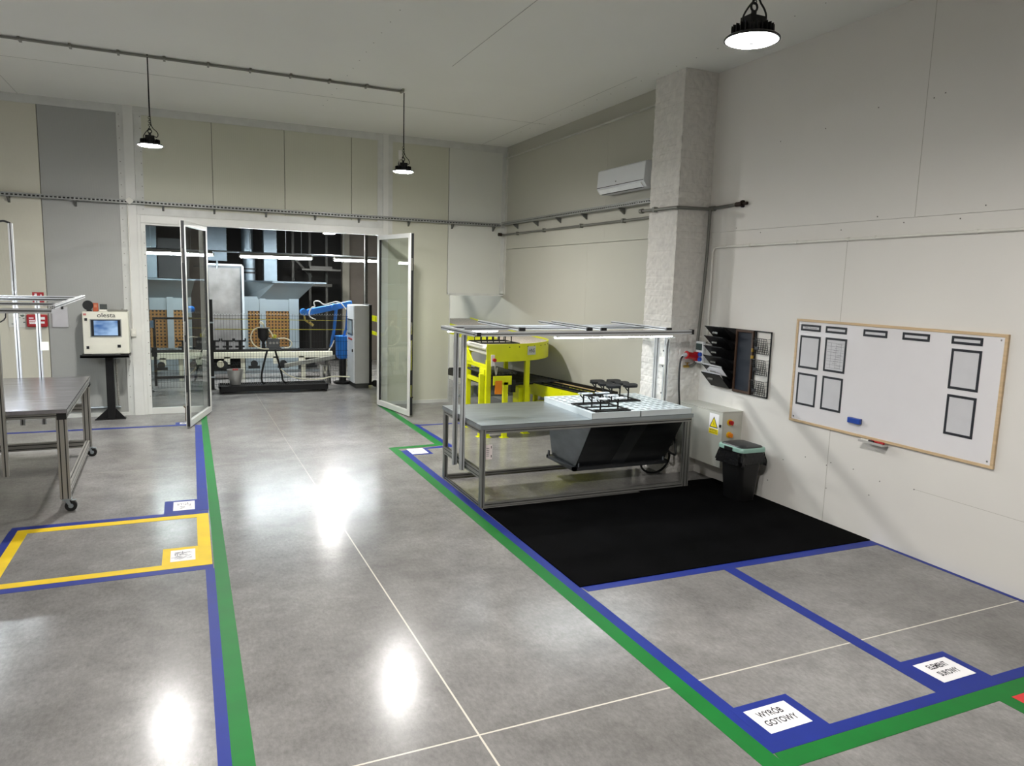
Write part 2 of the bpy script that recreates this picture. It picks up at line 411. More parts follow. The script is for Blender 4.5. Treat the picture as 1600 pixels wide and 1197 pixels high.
def door(name, hinge, free, hs):
    d = MB(); u, q, L = framebox(d, hinge, free, .018, 3.055, .075, .055, 0)
    o = obj(name, d, frame_white, bevel=.004); o['kind'] = 'structure'
    a = V((*hinge, 0)); P = lambda s: tuple((a+u*s)[:2])
    obj('glass', pane(MB(), P(.07), P(L-.07), .10, 2.985), GL, o)
    g = MB()
    for s0 in (.071, L-.085): g.hexa([a+u*s0+q*e+Z*.105 for e in (-.02, .02)]+[a+u*(s0+.014)+q*e+Z*.105 for e in (.02, -.02)],
                                     [a+u*s0+q*e+Z*2.985 for e in (-.02, .02)]+[a+u*(s0+.014)+q*e+Z*2.985 for e in (.02, -.02)])
    e0 = a+u*(L+.006)
    g.hexa([e0-q*.012+Z*.03, e0+u*.012-q*.012+Z*.03, e0+u*.012+q*.03+Z*.03, e0+q*.03+Z*.03], [e0-q*.012+Z*3.05, e0+u*.012-q*.012+Z*3.05, e0+u*.012+q*.03+Z*3.05, e0+q*.03+Z*3.05])
    obj('seal', g, seal, o)
    h = MB(); c = a+u*(L-.04)+q*hs*.035
    h.obox(c+Z*.22, (.03, .02, .22), Matrix((u, q, Z)).transposed()); h.tube([c+Z*.30, c+Z*.33+q*hs*.03, c-u*.06+Z*.34+q*hs*.04], .008, 8)
    obj('floor_bolt', h, mat('worn_brass', '#5b4a33', .4, .8), o)
    k = MB()
    k.obox(a+u*(L+.018)+Z*1.05, (.012, .025, .5), Matrix((u, q, Z)).transposed())
    for z in (.45, 1.5, 2.55): k.obox(a+u*(L+.016)+Z*z, (.012, .022, .2), Matrix((u, q, Z)).transposed())
    obj('lock_strip', k, chrome, o)
door('door_1', (.270, 13.02), (-.066, 11.70), -1)
door('door_2', (3.115, 13.02), (3.352, 11.72), 1)

# ------------------------------------------------------------------ floor tapes
green = mat('green_tape', '#14702c', .5, var=.10, vs=5, bump=.06, bs=9, spec=.2)
blue = mat('blue_tape', '#1f3084', .5, var=.10, vs=5, bump=.06, bs=9, spec=.2)
ytape = mat('yellow_tape', '#e6c316', .5, var=.08, vs=5, bump=.06, bs=9, spec=.2)
rtape = mat('red_tape', '#d3262a', .4, var=.06)
TAPES = []
def tape(quad, m, label, h=None, z=0.0):
    TAPES.append(1); h = 2e-5*len(TAPES)+({'green_tape': .0015, 'yellow_tape': .0018}.get(m.name, .0012))
    q = [V((x, y, z)) for x, y in quad]
    mb = MB().hexa([p for p in q], [p+Z*h for p in q])
    c = sum(q, V((0, 0, 0)))/4
    return solo('floor_tape', mb, m, label, 'floor tape', tuple(c), 'marking tapes on the concrete floor')
def R4(x0, x1, y0, y1): return [(x0, y0), (x1, y0), (x1, y1), (x0, y1)]
tape([(2.500, 2.30), (2.615, 2.425), (2.560, 9.52), (2.448, 9.62)], green, 'long green tape stripe running along the outer edge of the workbench and black mat')
tape([(2.60, 2.53), (2.705, 2.53), (2.648, 9.40), (2.550, 9.40)], blue, 'long blue tape stripe between the green stripe and the black mat')
tape([(2.448, 9.62), (2.560, 9.52), (3.250, 9.56), (3.13, 9.665)], green, 'short green cross tape at the jog behind the workbench, at the small white sheet')
tape([(3.13, 9.665), (3.250, 9.56), (3.222, 13.02), (3.108, 13.02)], green, 'green tape stripe running from the jog to the right glass door')
tape([(3.252, 9.44), (3.345, 9.36), (3.30, 11.10), (3.232, 11.10)], blue, 'short blue tape beside the green stripe, near the thin line under the conveyor')
tape([(2.56, 9.40), (2.648, 9.40), (3.36, 9.44), (3.252, 9.545)], blue, 'narrow blue cross tape just inside the green jog behind the workbench')
tape(R4(3.302, 5.2, 10.99, 11.06), blue, 'thin blue tape line on the floor under the yellow conveyor')
tape(R4(2.65, 2.935, 9.12, 9.40), blue, 'blue tape patch behind the workbench carrying a small white sheet')
tape([(.122, 3.0), (.226, 3.0), (.205, 13.0), (.118, 13.0)], green, 'long green tape stripe on the left of the walkway, ending at the left glass door')
tape([(.060, 3.0), (.130, 3.0), (.125, 5.955), (.055, 5.955)], blue, 'blue tape stripe nearest the camera, beside the left green stripe')
tape([(.012, 7.53), (.116, 7.53), (.116, 11.95), (.024, 11.95)], blue, 'blue tape stripe beside the left green one, between yellow rectangle and door')
tape(R4(-1.51, .112, 7.425, 7.515), blue, 'blue tape line along the far side of the yellow rectangle')
tape(R4(-1.51, .112, 5.955, 6.045), blue, 'blue tape line along the near side of the yellow rectangle')
tape(R4(-1.515, -1.45, 6.045, 7.425), blue, 'blue tape line outside the left end of the yellow rectangle')
tape(R4(-1.45, .108, 7.315, 7.418), ytape, 'far long side of the yellow tape rectangle')
tape(R4(-1.45, .108, 6.05, 6.145), ytape, 'near long side of the yellow tape rectangle')
tape(R4(-1.448, -1.36, 6.145, 7.315), ytape, 'left short side of the yellow tape rectangle')
tape(R4(.005, .108, 6.145, 7.315), ytape, 'right short side of the yellow tape rectangle, against the green stripe')
tape(R4(-.262, .005, 6.145, 6.515), ytape, 'yellow tape patch under the scribbled sheet inside the yellow rectangle')
tape(R4(-.285, .012, 7.515, 7.93), blue, 'blue tape patch carrying the printed sheet beside the yellow rectangle')
tape(R4(-3.6, .02, 11.95, 12.04), blue, 'thin blue tape line crossing the floor behind the left wheeled bench')
tape(R4(-.25, .02, 12.04, 12.23), blue, 'small blue tape patch in front of the left glass door')
tape([(2.705, 4.545), (5.79, 4.52), (5.79, 4.625), (2.69, 4.655)], blue, 'blue tape line along the front edge of the black mat')
tape([(3.935, 2.59), (4.035, 2.59), (4.10, 4.54), (3.99, 4.55)], blue, 'blue tape line dividing the two floor bays in front of the black mat')
tape([(2.615, 2.525), (7.0, 2.535), (7.0, 2.615), (2.615, 2.605)], blue, 'blue tape line along the near edge of the two floor bays')
tape([(2.60, 2.405), (7.0, 2.425), (7.0, 2.532), (2.625, 2.522)], green, 'green cross tape nearest the camera, below the two lettered sheets')
tape([(2.66, 2.60), (3.09, 2.606), (3.082, 2.92), (2.672, 2.915)], blue, 'blue tape patch under the WYRÓB GOTOWY sheet')
tape(R4(4.02, 4.437, 2.60, 2.93), blue, 'blue tape patch under the ELEMENT SUROWY sheet')
tape(R4(5.755, 5.795, 2.62, 4.52), blue, 'thin blue tape along the foot of the right wall below the whiteboard')
tape([(4.2, 1.4), (4.30, 1.4), (4.312, 2.42), (4.205, 2.42)], green, 'short green tape turning toward the camera next to the red tape')
tape(R4(4.314, 5.4, 2.30, 2.412), rtape, 'red tape at the lower edge beside the green corner')

def sheet(c, w_, d_, lines, label, rz=0., scr=None, size=.05, sx=.62):
    c = V((c[0], c[1], .0026)); ex = V((math.cos(rz), math.sin(rz), 0)); ey = V((-math.sin(rz), math.cos(rz), 0))
    t = thing('floor_sign', label, 'sign', tuple(c))
    ps = [c-ex*w_/2-ey*d_/2, c+ex*w_/2-ey*d_/2, c+ex*w_/2+ey*d_/2, c-ex*w_/2+ey*d_/2]
    obj('paper_sheet', MB().hexa(ps, [p+Z*.0012 for p in ps]), paper, t)
    mb = MB()
    for dx, dy, s in lines or []: obj('lettering', MB().text(s, size, c+ex*dx+ey*dy+Z*.0014, ex, ey, .0006, sx, bold=.0014), ink, t)
    if scr:
        rr = random.Random(scr)
        for _ in range(34):
            a = c+ex*rr.uniform(-.33, .33)*w_+ey*rr.uniform(-.32, .3)*d_+Z*.0016; L = rr.uniform(.008, .035); an = rr.choice((0, 0, PI/2, .6))
            e1 = ex*math.cos(an)+ey*math.sin(an); e2 = ey*math.cos(an)-ex*math.sin(an)
            mb.add([a-e1*L-e2*.003, a+e1*L-e2*.003, a+e1*L+e2*.003, a-e1*L+e2*.003], [(0, 1, 2, 3)])
    if mb.v: obj('lettering', mb, greyink, t)
    return t
sheet((2.871, 2.759), .295, .21, [(-.012, .043, 'WYRÓB'), (-.003, -.032, 'GOTOWY')], 'white floor sheet lettered WYRÓB GOTOWY on a blue tape patch', .02, size=.066, sx=.72)
sheet((4.226, 2.766), .295, .21, [(.0, .045, 'ELEMENT'), (.0, -.032, 'SUROWY')], 'white floor sheet lettered ELEMENT SUROWY on a blue tape patch', .01, size=.066, sx=.62)
sheet((-.107, 7.727), .195, .295, None, 'white printed floor sheet on the blue patch beside the yellow rectangle', 0, 5)
sheet((-.109, 6.322), .187, .26, None, 'white sheet with scribbles on the yellow patch inside the yellow rectangle', 0, 8)
sheet((2.772, 9.315), .225, .30, None, 'white floor sheet on the blue patch behind the workbench', 0, 11)
sheet((-.118, 12.13), .14, .13, None, 'tiny white sheet on the blue patch in front of the left glass door', 0, 14)
solo('floor_mat', MB().box(2.68, 5.79, 4.632, 6.665, 0, .009).box(4.6, 5.79, 6.665, 6.90, 0, .009), mat('black_carpet_mat', '#070708', .95, var=.5, vs=3, bump=.5, bs=260, spec=.04), 'large black carpet mat on the floor in front of the workbench', 'mat', (4.2, 5.65, 0))

# ------------------------------------------------------------------ high-bay lamps
LAMP = emit('lamp_light', (1., .972, .94), 670.)
def make_lamp(x, y, z, label):
    t = thing('pendant_lamp', label, 'lamp', (x, y, z), 'round industrial pendant lamps')
    obj('lamp_shade', MB().lathe([(.02, .0), (.128, -.004), (.133, -.011), (.142, -.010), (.142, -.002), (.13, .008), (.088, .015), (.085, .055), (.02, .055)], (x, y, z), 40), blackm, t, smooth=True)
    g = MB()
    for k in range(24):
        a = 2*PI*k/24; c = V((math.cos(a), math.sin(a), 0))
        g.obox(V((x, y, z+.038))+c*.098, (.02, .004, .045), Matrix.Rotation(a, 3, 'Z'))
    obj('heat_sink', g, blackm, t)
    obj('diffuser', MB().lathe([(.024, -.021), (.085, -.021), (.118, -.016), (.131, -.008), (.131, -.004), (.024, -.004)], (x, y, z), 40), LAMP_FAR, t)
    obj('sensor_cap', MB().lathe([(.0, -.026), (.016, -.025), (.022, -.018), (.0, -.010)], (x, y, z), 16), cabgrey, t)
    dv = MB().box(x-.05, x+.05, y-.04, y+.04, z+.055, z+.105).cyl((x, y, z+.10), (x, y, z+.135), .014)
    dv.torus((x, y, z+.155), .02, .006, (0, 1, 0))
    obj('driver_box', dv, blackm, t)
    ch = MB(); zz = z+.17; k = 0
    while zz < z+.30:
        ch.torus((x, y, zz+.012), .013, .003, (1, 0, 0) if k % 2 else (0, 1, 0), 10, 5); zz += .021; k += 1
    ch.cyl((x, y, zz), (x, y, CZ), .0035, 6)
    obj('chain', ch, blackm, t)
    cb = MB().tube([(x+.04, y, z+.10), (x+.085, y, z+.09), (x+.09, y+.01, z+.15), (x+.02, y, z+.20), (x+.008, y, z+.30), (x+.006, y, CZ-.3), (x+.006, y, CZ)], .005, 6, sm=2)
    cb.tube([(x-.05, y, z+.06), (x-.075, y, z+.085), (x-.045, y, z+.14), (x, y, z+.19)], .005, 6, sm=2)
    obj('power_cord', cb, black, t)
    return t
LAMP_FAR = emit('lamp_light_far', (1., .975, .945), 880.)
L1 = make_lamp(-.37, 9.94, 3.80, 'black pendant lamp over the left bench, in front of the glass doors')
L2 = dup(L1, (2.72, 9.97, 3.765), 'black pendant lamp in front of the wall between doors and conveyor opening')
L3 = dup(L1, (2.72, 3.17, 3.60), 'largest and nearest pendant lamp, hanging close to the right wall')
L4 = dup(L1, (-.37, 3.10, 3.72), 'pendant lamp above the camera, over the left of the walkway')
for q in (L3, L4):
    for k in kids(q):
        if k.name.startswith('diffuser'):
            k.data = k.data.copy(); k.data.materials[0] = LAMP
L5 = dup(L1, (2.90, 16.8, 3.27), 'small pendant lamp in the dark hall beyond the glass doors')
solo('junction_box', MB().box(2.655, 2.695, 9.95, 9.98, 3.915, 4.03).tube([(2.675, 9.965, 3.915), (2.66, 9.965, 3.85), (2.70, 9.967, 3.84)], .004, 6, sm=1), white, 'small white junction box on the cord of the lamp by the conveyor opening', 'junction box', (2.675, 9.965, 3.97))
m_ = MB().cyl((-5.9, 9.90, CZ-.020), (2.72, 9.97, CZ-.020), .013, 8).cyl((-5.9, 9.935, CZ-.018), (2.70, 10.0, CZ-.018), .010, 8)
for k in range(17): m_.box(-5+k*.48, -4.975+k*.48, 9.89, 10.02, CZ-.036, CZ-.002)
solo('conduit_pipe', m_, mat('conduit_grey', '#7e7d75', .5), 'thin twin conduit across the ceiling feeding the pendant lamps', 'conduit', (0, 9.95, CZ))
solo('conduit_pipe', MB().cyl((2.72, 3.17, CZ-.015), (2.72, -3, CZ-.015), .012, 8), white, 'thin conduit on the ceiling leading to the nearest pendant lamp', 'conduit', (2.72, 1, CZ))

# ------------------------------------------------------------------ cable trays
def tray(p0, p1, nrm, label, brk):
    p0, p1, nrm = V(p0), V(p1), V(nrm); u = (p1-p0).normalized(); L = (p1-p0).length
    t = thing('cable_tray', label, 'cable tray', tuple(p0))
    m = MB(); n = nrm
    def bar(a, b, o0, o1, h0, h1):
        ps = [p0+u*a+n*o0, p0+u*b+n*o0, p0+u*b+n*o1, p0+u*a+n*o1]; m.hexa([p+Z*h0 for p in ps], [p+Z*h1 for p in ps])
    bar(0, L, .02, .022, 0, .06); bar(0, L, .02, .12, 0, .002); bar(0, L, .118, .12, 0, .018); bar(0, L, .118, .12, .046, .06)
    k = 0.
    while k < L: bar(k, k+.022, .118, .12, .018, .046); k += .055
    obj('tray_channel', m, mat('tray_galvanised', '#9a9c99', .5, .4, var=.08), t)
    c = MB()
    for j, (h, o) in enumerate(((.012, .05), (.02, .08), (.028, .06), (.014, .1), (.03, .1))): c.tube([p0+u*(L*i/8)+n*(o+.008*math.sin(i*2+j))+Z*(h+.005*math.sin(i+j)) for i in range(9)], .009, 6)
    obj('cable', c, black, t)
    for s in brk:
        b = MB(); q = p0+u*s
        b.prism([q+n*.004, q+n*.11, q+n*.11-Z*.01, q+n*.004-Z*.085], u*.03)
        obj('bracket', b, mat('bracket_grey', '#6f706c', .5, .5), t)
    return t
tray((-6, YB, 3.345), (XF-.14, YB, 3.335), (0, -1, 0), 'perforated galvanised cable tray along the back wall above the glass doors', [3.6, 4.45, 5.65, 6.4, 7.2, 8.0, 8.75, 9.65, 10.48, 11.3])
tray((XF, YB-.1, 3.36), (XF, 7.9, 3.37), (-1, 0, 0), 'perforated cable tray along the right wall under the air conditioner', [.5, 1.35, 2.2, 3.05, 4.1])
solo('wall_plate', MB().obox((-.80, YB-.135, 3.385), (.085, .02, .085), Matrix.Rotation(PI/4, 3, 'Y')), white, 'small white square plate turned on its corner on the white post', 'wall plate', (-.8, YB-.13, 3.39), bevel=.004)
m_ = MB().box(-.86, -.785, YB-.08, YB-.035, 1.28, 1.40).box(-.845, -.80, YB-.088, YB-.08, 1.31, 1.375)
t = thing('light_switch', 'white double light switch on the post beside the control terminal', 'switch', (-.82, YB-.036, 1.28))
obj('housing', m_, white, t, bevel=.004); obj('conduit', MB().cyl((-.835, YB-.05, 1.40), (-.835, YB-.05, 3.34), .008, 8), white, t)

# ------------------------------------------------------------------ air conditioner
t = thing('air_conditioner', 'white wall-mounted air conditioner high on the right wall beside the brick pillar', 'air conditioner', (XF, 8.75, 3.6))
y0, y1 = 8.08, 9.26
acw = mat('air_conditioner_white', '#dcdfe2', .35, var=.01)
prof = [(XF, 3.905), (5.40, 3.905), (5.365, 3.885), (5.35, 3.66), (5.355, 3.635), (5.40, 3.575), (5.45, 3.565), (XF, 3.575)]
obj('housing', MB().prism([(x, y0, z) for x, z in prof[::-1]], (0, y1-y0, 0)), acw, t, bevel=.008)
obj('air_flap', MB().prism([(5.352, y0+.06, 3.632), (5.398, y0+.06, 3.576), (5.390, y0+.06, 3.568), (5.343, y0+.06, 3.626)], (0, y1-y0-.12, 0)), mat('flap_white', '#e8ebee', .3), t)
obj('seam_gap', MB().box(5.346, 5.36, y0+.01, y1-.01, 3.652, 3.660).box(5.385, 5.41, y0+.08, y1-.08, 3.566, 3.572), mat('dark_gap', '#35383a', .6), t)
obj('indicator', MB().box(5.346, 5.352, 8.75, 8.765, 3.70, 3.712), mat('dark_gap', '#35383a', .6), t)

# ------------------------------------------------------------------ pipes around the pillar and along the right wall
pipe_g = mat('pipe_grey', '#74746e', .45, .3, var=.06)
t = thing('compressed_air_pipe', 'grey compressed air pipe bent around the brick pillar with a drop to a brass valve', 'pipe', (5.78, 7.3, 3.24))
obj('main_run', MB().tube([(5.285, 8.02, 3.245), (5.285, 7.245, 3.235), (5.77, 7.24, 3.245), (5.77, 7.2, 3.25), (5.775, 6.78, 3.262)], .020, 10), pipe_g, t, smooth=True)
m_ = MB().cyl((5.775, 6.80, 3.262), (5.775, 6.72, 3.263), .027, 12).cyl((5.775, 6.70, 3.263), (5.775, 6.685, 3.263), .042, 12).cyl((5.775, 6.70, 3.263), (5.775, 6.62, 3.265), .018, 12)
obj('end_valve', m_, mat('dark_brass', '#2c211b', .5, .6), t)
m_ = MB().cyl((5.285, 8.02, 3.245), (5.285, 7.96, 3.245), .03, 12)
for y in (7.7,): m_.box(5.27, 5.325, y, y+.04, 3.215, 3.275)
m_.cyl((5.775, 7.17, 3.25), (5.775, 7.27, 3.25), .030, 12)
obj('fittings', m_, pipe_g, t)
obj('drop_pipe', MB().tube([(5.755, 7.235, 3.245), (5.745, 7.225, 2.6), (5.70, 7.235, 1.75), (5.70, 7.245, 1.44), (5.685, 7.25, 1.37), (5.60, 7.255, 1.345)], .018, 10, sm=1), pipe_g, t, smooth=True)
obj('brass_valve', MB().cyl((5.60, 7.255, 1.345), (5.53, 7.26, 1.345), .016, 10).cyl((5.575, 7.255, 1.345), (5.575, 7.255, 1.385), .008, 8).box(5.545, 5.605, 7.247, 7.263, 1.385, 1.393), mat('brass', '#b89548', .3, 1.), t)
t = thing('compressed_air_pipe', 'straight grey pipe along the far right wall below the cable tray', 'pipe', (XF, 13, 3.19))
obj('main_run', MB().cyl((XF-.03, 12.98, 3.195), (XF-.03, 7.9, 3.195), .018, 10).cyl((XF-.03, 12.98, 3.195), (XF-.10, 12.98, 3.195), .018, 10), pipe_g, t, smooth=True)
obj('end_valve', MB().cyl((XF-.10, 12.98, 3.195), (XF-.17, 12.98, 3.195), .03, 12), mat('dark_brass', '#2c211b', .5, .6), t)
m_ = MB()
for y in (8.8, 10.0, 11.3, 12.4): m_.box(XF-.055, XF, y, y+.03, 3.165, 3.225)
obj('clamp', m_, pipe_g, t)
wp = mat('conduit_white', '#e4e2da', .45)
m_ = MB().tube([(5.775, 7.16, 1.66), (5.775, 7.16, 2.74), (5.775, 7.13, 2.785), (5.775, 7.05, 2.79), (5.775, 1.0, 2.84)], .0125, 8)
for y in (6.95, 6.55, 5.85, 5.2, 4.9, 3.95, 3.0): m_.cyl((5.775, y, 2.791+.0082*(7.05-y)), (5.775, y-.03, 2.791+.0082*(7.03-y)), .017, 8)
solo('conduit_pipe', m_, wp, 'white conduit running along the right wall above the whiteboard and down to the socket box', 'conduit', (5.775, 5, 2.8), smooth=True)
# socket box with red plug
t = thing('socket_box', 'grey and white socket box with two blue sockets on the right wall', 'socket box', (XW, 7.1, 1.40))
obj('housing', MB().box(5.66, 5.70, 7.085, 7.22, 1.40, 1.66), mat('socket_white', '#dfe1e2', .4), t, bevel=.006)
obj('back_plate', MB().box(5.70, XW, 6.98, 7.22, 1.38, 1.64), mat('socket_grey', '#9b9a95', .5), t, bevel=.004)
obj('breaker_window', MB().box(5.652, 5.66, 7.10, 7.205, 1.555, 1.635), mat('smoked_window', '#33423f', .25), t)
for z in (1.505, 1.445):
    obj('blue_socket', MB().cyl((5.66, 7.115, z), (5.635, 7.115, z), .026, 20), bluep, t, smooth=True)
obj('red_socket', MB().box(5.62, 5.66, 7.145, 7.21, 1.42, 1.53), red, t, bevel=.004)
t = thing('power_plug', 'red industrial plug in the socket box with a thick black cable hanging to the workbench', 'plug', (5.6, 7.18, 1.47))
obj('plug_body', MB().cyl((5.62, 7.18, 1.475), (5.50, 7.17, 1.495), .042, 18).cyl((5.50, 7.17, 1.495), (5.485, 7.17, 1.497), .048, 18), red, t, smooth=True)
obj('plug_collar', MB().cyl((5.485, 7.17, 1.497), (5.43, 7.165, 1.48), .030, 14, .02), mat('collar_grey', '#aeb0b2', .5), t)
obj('cable', MB().tube([(5.44, 7.165, 1.485), (5.39, 7.15, 1.45), (5.36, 7.12, 1.30), (5.355, 7.10, 1.1), (5.375, 7.10, .95), (5.39, 7.1, .80), (5.37, 7.14, .55), (5.32, 7.2, .42)], .011, 8, sm=2), black, t, smooth=True)
# wiring box on the pillar
t = thing('junction_box', 'small white junction box with thin cable on the lit side of the brick pillar', 'junction box', (5.31, 7.35, 1.40))
obj('housing', MB().box(5.275, 5.312, 7.315, 7.42, 1.36, 1.46), white, t, bevel=.004)
obj('cable', MB().tube([(5.30, 7.34, 1.72), (5.30, 7.36, 1.6), (5.30, 7.365, 1.46)], .006, 6).tube([(5.30, 7.365, 1.36), (5.30, 7.37, 1.25), (5.302, 7.38, .9)], .005, 6), white, t)
m_ = MB()
for z in (1.70, 1.52, 1.33, 1.0): m_.box(5.29, 5.31, 7.35, 7.375, z, z+.018)
obj('clip', m_, black, t)

# ------------------------------------------------------------------ whiteboard
wood = mat('pale_wood', '#cdb28c', .5, var=.12, vs=5, stretch=(1, .6, 8), bump=.1, bs=20)
WX = XW-.012
t = thing('whiteboard', 'large whiteboard with pale wooden frame on the right wall', 'whiteboard', (XW, 4.66, .95))
wb = mat('whiteboard_surface', '#e4e2e4', .18, var=.01)
obj('board_panel', MB().box(WX-.004, XW, 3.60, 5.73, .97, 2.00), wb, t)
o = obj('wood_frame', MB().box(WX-.012, XW, 3.585, 5.745, 1.993, 2.018).box(WX-.012, XW, 3.585, 5.745, .948, .973).box(WX-.012, XW, 3.585, 3.612, .973, 1.993).box(WX-.012, XW, 5.718, 5.745, .973, 1.993), wood, t, bevel=.003)
m_ = MB()
for y, z in ((3.64, 1.97), (3.64, 1.0), (5.69, 1.97), (5.69, 1.0)): m_.cyl((WX-.006, y, z), (WX, y, z), .008, 10)
obj('mounting_screw', m_, chrome, t)
obj('pen_tray', MB().box(5.71, XW-.02, 4.535, 4.80, .925, .935).box(5.705, 5.712, 4.535, 4.80, .925, .945), mat('tray_grey', '#b5b3b0', .4), t)
magm = mat('magnetic_frame_black', '#1b1e26', .5); sleeve = mat('paper_sleeve', '#cfcfd2', .35, var=.03, vs=9)
def docframe(yl, zt, w_, h_, label, cat, text=None, rule=False, grp=None, tilt=0.):
    yr = yl-w_; zb = zt-h_; b = .021; xs = WX-.0045
    t = thing('document_frame', label, cat, (xs, (yl+yr)/2, zb), grp)
    obj('magnetic_border', MB().box(xs-.003, xs, yr, yl, zt-b, zt).box(xs-.003, xs, yr, yl, zb, zb+b).box(xs-.003, xs, yr, yr+b, zb+b, zt-b).box(xs-.003, xs, yl-b, yl, zb+b, zt-b), magm, t)
    obj('paper_sheet', MB().box(xs-.0012, xs, yr+b, yl-b, zb+b, zt-b), sleeve, t)
    mb = MB(); e = V((0, -1, 0))
    if text: mb.text(text, .022, (xs-.002, (yl+yr)/2, (zt+zb)/2), e, Z, .0003, .9)
    if rule:
        for k in range(9):
            z = zt-.05-k*.030-(k % 3)*.004; mb.box(xs-.002, xs-.001, yr+b+.01, yl-b-.01, z, z+.0022)
        for k in range(3): mb.box(xs-.002, xs-.001, yr+.06+k*.06, yr+.062+k*.06, zb+.04, zt-.05)
        for k in range(12): mb.box(xs-.002, xs-.001, yr+.05+.012*(k % 5), yr+.11+.012*(k % 5), zt-.06-k*.021, zt-.057-k*.021)
    if mb.v: obj('printed_text', mb, greyink if rule else ink, t)
    return t
g1 = 'magnetic title frames along the top of the whiteboard'
docframe(5.683, 1.966, .257, .066, 'narrow black title frame in the top corner of the whiteboard, holding a printed strip', 'frame', 'Tablica informacyjna', grp=g1)
docframe(5.363, 1.966, .257, .066, 'narrow empty black title frame above the printed table on the whiteboard', 'frame', grp=g1)
docframe(4.917, 1.967, .258, .066, 'narrow empty black title frame above the middle of the whiteboard, nearer the printed table', 'frame', grp=g1)
docframe(4.504, 1.969, .262, .066, 'narrow empty black title frame between the middle one and the right column of the whiteboard', 'frame', grp=g1)
docframe(4.045, 1.974, .263, .066, 'narrow empty black title frame above the right column of the whiteboard', 'frame', grp=g1)
g2 = 'magnetic page frames on the whiteboard'
docframe(5.681, 1.852, .264, .336, 'black page frame under the printed title strip, top left of the whiteboard', 'frame', grp=g2)
docframe(5.354, 1.855, .260, .336, 'black page frame holding the printed table on the whiteboard', 'frame', rule=True, grp=g2)
docframe(5.676, 1.466, .254, .333, 'black page frame in the lower left corner of the whiteboard, holding a blank sheet', 'frame', grp=g2)
docframe(5.350, 1.471, .250, .338, 'black page frame below the printed table, holding a blank sheet', 'frame', grp=g2)
docframe(4.035, 1.870, .256, .335, 'upper of the two black page frames in the right column of the whiteboard', 'frame', grp=g2)
docframe(4.030, 1.488, .250, .338, 'lower of the two black page frames in the right column of the whiteboard', 'frame', grp=g2)
t = thing('board_eraser', 'blue felt eraser stuck on the lower part of the whiteboard', 'eraser', (WX-.005, 4.907, 1.07))
obj('grip', MB().box(WX-.045, WX-.016, 4.837, 4.978, 1.070, 1.122), bluep, t, bevel=.006); obj('felt', MB().box(WX-.016, WX-.0045, 4.84, 4.975, 1.072, 1.12), mat('felt_grey', '#4a4f66', .9), t)
def marker(ya, yb, x, z, body, cap, label):
    t = thing('marker_pen', label, 'marker', (x, ya, z), 'pens on the whiteboard tray')
    obj('barrel', MB().cyl((x, ya, z), (x, ya+(yb-ya)*.62, z), .009, 12), body, t, smooth=True)
    obj('cap', MB().cyl((x, ya+(yb-ya)*.62, z), (x, yb, z), .0102, 12), cap, t, smooth=True)
marker(4.79, 4.655, 5.735, .945, white, black, 'white marker pen with black cap on the whiteboard tray')
marker(4.70, 4.56, 5.755, .946, red, red, 'red marker pen lying on the whiteboard tray')

# ------------------------------------------------------------------ wall organisers
mesh_b = mat('black_mesh', '#131315', .45, .5, var=.2)
t = thing('wall_file_holder', 'black mesh wall file holder with tilted pockets of papers', 'file holder', (XW, 6.9, 1.14))
obj('back_plate', MB().box(XW-.008, XW, 6.66, 6.97, 1.14, 1.85), mesh_b, t)
def pocket(z, h, yl=6.985, yr=6.655, dep=.24):
    m = MB(); x0 = XW-.008
    fr = [(x0-.05, z), (x0-dep, z+h)]
    m.hexa([(fr[0][0], yr, fr[0][1]), (fr[0][0], yl, fr[0][1]), (fr[0][0]-.004, yl, fr[0][1]), (fr[0][0]-.004, yr, fr[0][1])],
           [(fr[1][0], yr, fr[1][1]), (fr[1][0], yl, fr[1][1]), (fr[1][0]-.004, yl, fr[1][1]), (fr[1][0]-.004, yr, fr[1][1])])
    for y in (yl, yr+.003): m.prism([(x0, y, z), (x0-.05, y, z), (x0-dep, y, z+h), (x0-dep+.02, y, z+h), (x0, y, z+.05)], (0, -.003, 0))
    m.box(x0-.05, x0, yr, yl, z, z+.004)
    m.box(x0-dep-.006, x0-dep+.004, yr, yl, z+h-.006, z+h+.004)
    return m
for k in range(6):
    z = 1.145+k*.115
    p = obj('pocket', pocket(z, .165 if k == 0 else .14, dep=.21 if k == 0 else .20), mesh_b, t)
    obj('label_clip', MB().box(XW-.008-.205+(.025 if k else 0), XW-.2+(.025 if k else 0), 6.78, 6.87, z+.09 if k == 0 else z+.06, z+.115 if k == 0 else z+.08), chrome, p)
for k, (z, a) in enumerate(((1.20, .0), (1.29, .01))):
    m = MB(); x0 = XW-.06-k*.0
    for j in range(4): m.hexa([(x0-j*.012, 6.67, z), (x0-j*.012, 6.97, z), (x0-j*.012-.002, 6.97, z), (x0-j*.012-.002, 6.67, z)],
                              [(x0-.13-j*.012, 6.67-.01*j, z+.12), (x0-.13-j*.012, 6.97, z+.13), (x0-.132-j*.012, 6.97, z+.13), (x0-.132-j*.012, 6.67-.01*j, z+.12)])
    solo('paper_stack', m, paper, ('lower' if k == 0 else 'upper')+' of the two white paper bundles in the black file holder', 'papers', (XW-.1, 6.8, z), 'papers in the file holder')
t = thing('memo_board', 'black framed memo rack with a tall chalkboard and three wire baskets', 'memo board', (XW, 6.37, 1.12))
